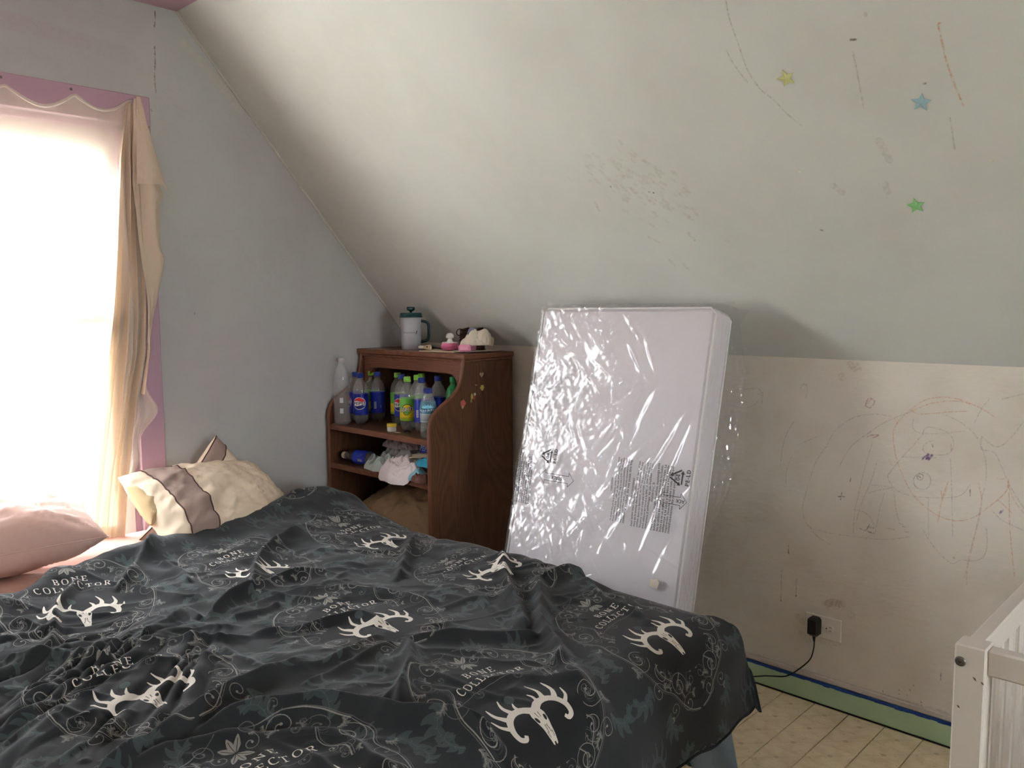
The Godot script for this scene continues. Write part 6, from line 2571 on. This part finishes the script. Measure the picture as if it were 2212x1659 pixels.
# folds of the blanket: height, width on either side, then (x, z) points
const FOLDS := [
	[0.018, 0.03, 0.014, 0.736, 1.676, 0.631, 1.587, 0.495, 1.48, 0.343, 1.379],
	[0.022, 0.025, 0.012, 0.623, 1.727, 0.707, 1.787, 0.798, 1.847, 0.922, 1.89, 1.03, 1.931],
	[0.012, 0.03, 0.014, 0.714, 1.624, 0.807, 1.593, 0.903, 1.557, 0.916, 1.51],
	[0.012, 0.02, 0.012, 0.617, 1.498, 0.683, 1.479, 0.812, 1.497],
	[0.02, 0.03, 0.012, 1.117, 1.763, 1.101, 1.738, 1.039, 1.669, 0.972, 1.585],
	[0.016, 0.02, 0.012, 0.972, 1.585, 1.022, 1.587, 1.075, 1.591],
	[0.01, 0.02, 0.01, 1.128, 1.804, 1.117, 1.763, 1.119, 1.653, 1.189, 1.531],
	[0.018, 0.026, 0.014, 1.071, 1.953, 1.101, 1.877, 1.155, 1.779, 1.203, 1.696, 1.269, 1.541],
	[0.022, 0.035, 0.016, 1.031, 2.036, 1.065, 1.958, 1.148, 1.893, 1.203, 1.853],
	[0.008, 0.016, 0.01, 1.172, 2.073, 1.186, 1.989, 1.216, 1.898, 1.261, 1.822, 1.283, 1.779],
	[0.009, 0.016, 0.01, 1.251, 2.094, 1.239, 2.02, 1.252, 1.917, 1.294, 1.836],
	[0.01, 0.018, 0.01, 1.324, 2.113, 1.297, 2.023, 1.321, 1.954, 1.346, 1.92],
	[0.01, 0.018, 0.01, 1.384, 2.129, 1.347, 2.066, 1.342, 2.0],
	[0.011, 0.02, 0.01, 1.493, 2.145, 1.425, 2.075, 1.396, 2.003, 1.413, 1.96],
	[0.011, 0.02, 0.01, 1.593, 2.138, 1.521, 2.084, 1.497, 2.032, 1.467, 1.936],
	[0.009, 0.02, 0.01, 1.635, 2.098, 1.603, 2.063, 1.595, 2.029],
	[0.012, 0.02, 0.012, 0.8, 1.975, 0.831, 1.933, 0.913, 1.898],
	[0.03, 0.045, 0.014, 1.64, 2.056, 1.619, 2.028, 1.599, 1.974, 1.59, 1.914, 1.555, 1.82, 1.536, 1.744, 1.528, 1.682, 1.519, 1.595, 1.51, 1.522],
	[0.016, 0.03, 0.014, 1.629, 2.026, 1.636, 1.948, 1.66, 1.872, 1.711, 1.786],
	[0.022, 0.03, 0.014, 1.078, 1.588, 1.024, 1.496, 0.989, 1.408, 0.763, 1.257, 0.675, 1.151, 0.596, 0.96],
	[0.022, 0.03, 0.015, 1.088, 1.594, 1.012, 1.473, 1.011, 1.369, 0.983, 1.302, 0.992, 1.235, 1.049, 1.143],
	[0.012, 0.02, 0.012, 1.117, 1.537, 1.146, 1.464, 1.118, 1.393],
	[0.02, 0.028, 0.014, 1.251, 1.558, 1.314, 1.444, 1.332, 1.339, 1.367, 1.291, 1.456, 1.284],
	[0.013, 0.02, 0.01, 1.541, 1.629, 1.544, 1.503, 1.521, 1.427, 1.486, 1.327],
	[0.012, 0.02, 0.01, 1.618, 1.639, 1.596, 1.523, 1.572, 1.393, 1.579, 1.361],
	[0.034, 0.05, 0.016, 1.62, 1.886, 1.639, 1.803, 1.699, 1.703, 1.75, 1.648, 1.821, 1.599, 1.868, 1.586, 1.936, 1.522, 2.004, 1.488, 2.067, 1.469],
	[0.014, 0.03, 0.02, 1.642, 1.897, 1.711, 1.809, 1.807, 1.704, 1.865, 1.689, 1.939, 1.695, 2.007, 1.68],
	[0.03, 0.022, 0.03, 1.604, 1.363, 1.639, 1.368, 1.691, 1.402, 1.748, 1.457, 1.796, 1.513, 1.86, 1.58],
	[0.014, 0.026, 0.014, 1.089, 1.351, 1.168, 1.225, 1.286, 1.152, 1.449, 1.087],
	[0.024, 0.03, 0.02, 1.2, 1.044, 1.042, 0.887, 0.932, 0.763],
	[0.016, 0.02, 0.02, 1.811, 1.591, 1.787, 1.502, 1.751, 1.455],
	[0.024, 0.03, 0.014, 1.588, 1.359, 1.649, 1.243, 1.72, 1.161, 1.799, 1.073],
	[0.032, 0.028, 0.03, 1.522, 0.79, 1.598, 0.868, 1.65, 0.918, 1.745, 1.026, 1.823, 1.081, 1.911, 1.145, 1.918, 1.191],
	[0.026, 0.03, 0.02, 1.558, 0.822, 1.56, 0.754, 1.57, 0.7, 1.615, 0.681],
	[0.022, 0.03, 0.02, 1.281, 0.693, 1.479, 0.873, 1.623, 0.981, 1.754, 1.083],
	[0.012, 0.05, 0.03, 1.911, 1.145, 2.012, 1.193, 2.072, 1.196, 2.174, 1.212],
	[0.016, 0.025, 0.02, 0.898, 0.755, 1.078, 0.932, 1.213, 1.073],
	[0.014, 0.03, 0.02, 1.618, 0.701, 1.748, 0.77, 1.844, 0.777, 1.961, 0.827],
	[0.0054, 0.014, 0.009, 1.812, 1.461, 1.87, 1.46, 1.929, 1.471],
	[0.0049, 0.014, 0.009, 0.674, 2.058, 0.798, 1.975, 0.915, 1.882],
	[0.0037, 0.014, 0.009, 1.949, 1.418, 1.919, 1.261, 1.907, 1.117],
	[0.005, 0.014, 0.009, 1.797, 1.757, 1.87, 1.673, 1.943, 1.606],
	[0.0068, 0.014, 0.009, 0.967, 1.159, 1.05, 1.065, 1.113, 0.967],
	[0.0039, 0.014, 0.009, 1.818, 1.535, 1.861, 1.436, 1.885, 1.342],
	[0.0039, 0.014, 0.009, 0.786, 1.455, 0.811, 1.392, 0.848, 1.332],
	[0.0051, 0.014, 0.009, 1.004, 1.912, 1.076, 1.782, 1.166, 1.658],
	[0.005, 0.014, 0.009, 1.061, 1.333, 1.088, 1.234, 1.092, 1.141],
	[0.0046, 0.014, 0.009, 1.047, 1.205, 1.103, 1.183, 1.159, 1.155],
	[0.004, 0.014, 0.009, 0.827, 0.968, 0.876, 0.848, 0.927, 0.753],
	[0.0056, 0.014, 0.009, 1.472, 1.5, 1.513, 1.468, 1.588, 1.474],
	[0.0033, 0.014, 0.009, 0.909, 1.678, 1.03, 1.632, 1.13, 1.597],
	[0.0049, 0.014, 0.009, 1.077, 1.546, 1.087, 1.416, 1.097, 1.3],
	[0.0058, 0.014, 0.009, 1.839, 1.637, 1.864, 1.574, 1.879, 1.511],
	[0.0041, 0.014, 0.009, 1.196, 1.296, 1.273, 1.276, 1.333, 1.267],
	[0.003, 0.014, 0.009, 1.701, 1.897, 1.826, 1.887, 1.939, 1.878],
	[0.0044, 0.014, 0.009, 1.697, 1.351, 1.791, 1.276, 1.918, 1.168],
	[0.0066, 0.014, 0.009, 1.227, 1.609, 1.292, 1.643, 1.343, 1.655],
	[0.0062, 0.014, 0.009, 1.001, 1.673, 1.053, 1.644, 1.089, 1.602],
	[0.0063, 0.014, 0.009, 0.94, 2.194, 0.877, 2.111, 0.836, 2.003],
	[0.0067, 0.014, 0.009, 1.651, 1.362, 1.716, 1.298, 1.786, 1.235],
	[0.0043, 0.014, 0.009, 1.593, 0.957, 1.646, 0.847, 1.703, 0.729],
	[0.0045, 0.014, 0.009, 1.36, 2.04, 1.428, 2.001, 1.499, 1.942],
	[0.0069, 0.014, 0.009, 1.513, 2.07, 1.606, 1.991, 1.708, 1.879],
	[0.005, 0.014, 0.009, 1.366, 0.926, 1.433, 0.782, 1.486, 0.63],
	[0.0046, 0.014, 0.009, 1.884, 1.067, 1.9, 0.993, 1.918, 0.905],
	[0.004, 0.014, 0.009, 1.485, 1.791, 1.599, 1.797, 1.722, 1.798],
	[0.0062, 0.014, 0.009, 1.293, 2.09, 1.366, 2.007, 1.453, 1.901],
	[0.0058, 0.014, 0.009, 0.755, 2.13, 0.879, 2.008, 0.971, 1.919],
	[0.0039, 0.014, 0.009, 0.613, 2.08, 0.683, 1.97, 0.783, 1.857],
	[0.0045, 0.014, 0.009, 1.54, 1.17, 1.679, 1.162, 1.815, 1.149],
	[0.0043, 0.014, 0.009, 1.744, 1.808, 1.869, 1.818, 1.997, 1.852],
	[0.0055, 0.014, 0.009, 1.79, 1.157, 1.849, 1.087, 1.899, 1.045],
	[0.0043, 0.014, 0.009, 0.854, 1.972, 0.991, 1.92, 1.141, 1.874],
	[0.0047, 0.014, 0.009, 1.576, 1.098, 1.694, 0.99, 1.809, 0.879],
	[0.0048, 0.014, 0.009, 1.144, 2.074, 1.216, 2.026, 1.269, 1.939],
	[0.0061, 0.014, 0.009, 0.512, 0.963, 0.572, 0.894, 0.597, 0.811],
	[0.0066, 0.014, 0.009, 0.986, 1.415, 1.103, 1.365, 1.239, 1.259],
	[0.006, 0.014, 0.009, 1.763, 1.627, 1.784, 1.552, 1.807, 1.461],
	[0.0043, 0.014, 0.009, 1.669, 1.695, 1.716, 1.701, 1.781, 1.698],
	[0.0065, 0.014, 0.009, 1.231, 1.892, 1.285, 1.772, 1.362, 1.651],
	[0.004, 0.014, 0.009, 1.745, 1.423, 1.903, 1.379, 2.032, 1.308],
	[0.0049, 0.014, 0.009, 1.671, 1.578, 1.79, 1.471, 1.922, 1.385],
	[0.0067, 0.014, 0.009, 1.018, 2.135, 1.152, 2.111, 1.287, 2.106],
	[0.0059, 0.014, 0.009, 0.744, 1.551, 0.752, 1.452, 0.756, 1.373],
	[0.0036, 0.014, 0.009, 1.453, 1.556, 1.591, 1.5, 1.697, 1.457],
	[0.0037, 0.014, 0.009, 1.174, 1.011, 1.259, 0.882, 1.329, 0.752],
	[0.0047, 0.014, 0.009, 1.838, 1.651, 1.882, 1.602, 1.934, 1.555],
	[0.0063, 0.014, 0.009, 1.263, 0.937, 1.276, 0.876, 1.285, 0.806],
	[0.006, 0.014, 0.009, 0.582, 1.716, 0.684, 1.657, 0.766, 1.613],
	[0.0066, 0.014, 0.009, 1.706, 1.806, 1.826, 1.763, 1.953, 1.756],
	[0.0052, 0.014, 0.009, 1.154, 2.065, 1.199, 1.995, 1.255, 1.938],
	[0.0067, 0.014, 0.009, 0.947, 1.135, 0.961, 1.083, 1.037, 1.033],
	[0.005, 0.014, 0.009, 1.374, 1.098, 1.436, 1.045, 1.48, 1.037],
	[0.0066, 0.014, 0.009, 0.596, 1.516, 0.636, 1.462, 0.673, 1.438],
	[0.0062, 0.014, 0.009, 0.605, 2.086, 0.564, 1.978, 0.53, 1.833],
	[0.0051, 0.014, 0.009, 1.532, 1.228, 1.577, 1.103, 1.629, 0.97],
	[0.0068, 0.014, 0.009, 1.14, 1.339, 1.084, 1.213, 1.014, 1.063],
	[0.0045, 0.014, 0.009, 0.807, 1.725, 0.831, 1.679, 0.847, 1.6],
	[0.0068, 0.014, 0.009, 1.684, 0.904, 1.688, 0.814, 1.695, 0.723],
	[0.004, 0.014, 0.009, 1.865, 1.371, 1.893, 1.298, 1.941, 1.236],
	[0.0048, 0.014, 0.009, 1.321, 1.085, 1.43, 0.99, 1.527, 0.862],
	[0.0062, 0.014, 0.009, 1.301, 1.935, 1.361, 1.958, 1.45, 1.976],
	[0.0056, 0.014, 0.009, 1.33, 1.568, 1.351, 1.465, 1.389, 1.378],
	[0.0044, 0.014, 0.009, 1.718, 1.002, 1.812, 0.876, 1.905, 0.769],
	[0.0066, 0.014, 0.009, 1.467, 1.116, 1.481, 1.039, 1.524, 0.945],
	[0.0034, 0.014, 0.009, 1.272, 1.725, 1.393, 1.69, 1.473, 1.666],
	[0.0052, 0.014, 0.009, 1.616, 1.713, 1.701, 1.647, 1.773, 1.564],
	[0.0067, 0.014, 0.009, 1.283, 1.645, 1.449, 1.623, 1.578, 1.576],
	[0.0068, 0.014, 0.009, 0.805, 1.831, 0.848, 1.762, 0.897, 1.688],
	[0.0061, 0.014, 0.009, 1.231, 1.078, 1.333, 1.016, 1.436, 0.977],
	[0.0032, 0.014, 0.009, 0.632, 0.988, 0.7, 0.917, 0.776, 0.87],
	[0.0047, 0.014, 0.009, 0.577, 0.807, 0.628, 0.769, 0.659, 0.719],
	[0.0033, 0.014, 0.009, 1.031, 1.107, 1.1, 1.022, 1.167, 0.943],
	[0.0045, 0.014, 0.009, 1.542, 1.007, 1.663, 1.062, 1.767, 1.113],
	[0.0055, 0.014, 0.009, 0.576, 1.034, 0.655, 0.947, 0.746, 0.831],
	[0.0054, 0.014, 0.009, 1.622, 0.855, 1.742, 0.806, 1.879, 0.748],
	[0.0057, 0.014, 0.009, 0.525, 2.108, 0.575, 2.011, 0.653, 1.918],
	[0.0069, 0.014, 0.009, 0.799, 1.087, 0.911, 0.973, 0.996, 0.876]]
# pulled creases of the plastic film: height, width, from, to
const FILM_FOLDS := [
	[0.01, 0.01, 0.053, 0.456, 0.31, 0.95],
	[0.01, 0.009, 0.19, 0.439, 0.345, 0.982],
	[0.008, 0.01, 0.11, 0.5, 0.33, 1.02],
	[0.009, 0.012, -0.02, 0.6, 0.2, 0.86],
	[0.007, 0.01, 0.12, 0.86, 0.19, 1.02],
	[0.006, 0.006, -0.3, 1.22, -0.14, 1.1],
	[0.006, 0.006, -0.2, 1.14, -0.02, 0.98],
	[0.006, 0.007, -0.22, 0.62, -0.08, 0.48],
	[0.007, 0.008, -0.12, 0.45, 0.02, 0.62],
	[0.007, 0.007, -0.02, 0.55, -0.04, 0.4],
	[0.006, 0.006, -0.32, 0.52, -0.24, 0.42],
	[0.006, 0.006, -0.3, 0.98, -0.12, 1.0],
	[0.005, 0.006, -0.28, 0.9, 0.18, 0.93],
	[0.006, 0.007, -0.25, 0.7, -0.14, 0.6],
	[0.007, 0.008, 0.28, 0.3, 0.36, 0.42],
	[0.008, 0.009, 0.22, 0.3, 0.33, 0.62],
	[0.006, 0.006, -0.1, 0.86, 0.02, 0.7],
	[0.006, 0.006, -0.08, 1.1, 0.05, 1.02],
	[0.006, 0.006, -0.15, 0.5, -0.11, 0.36]]
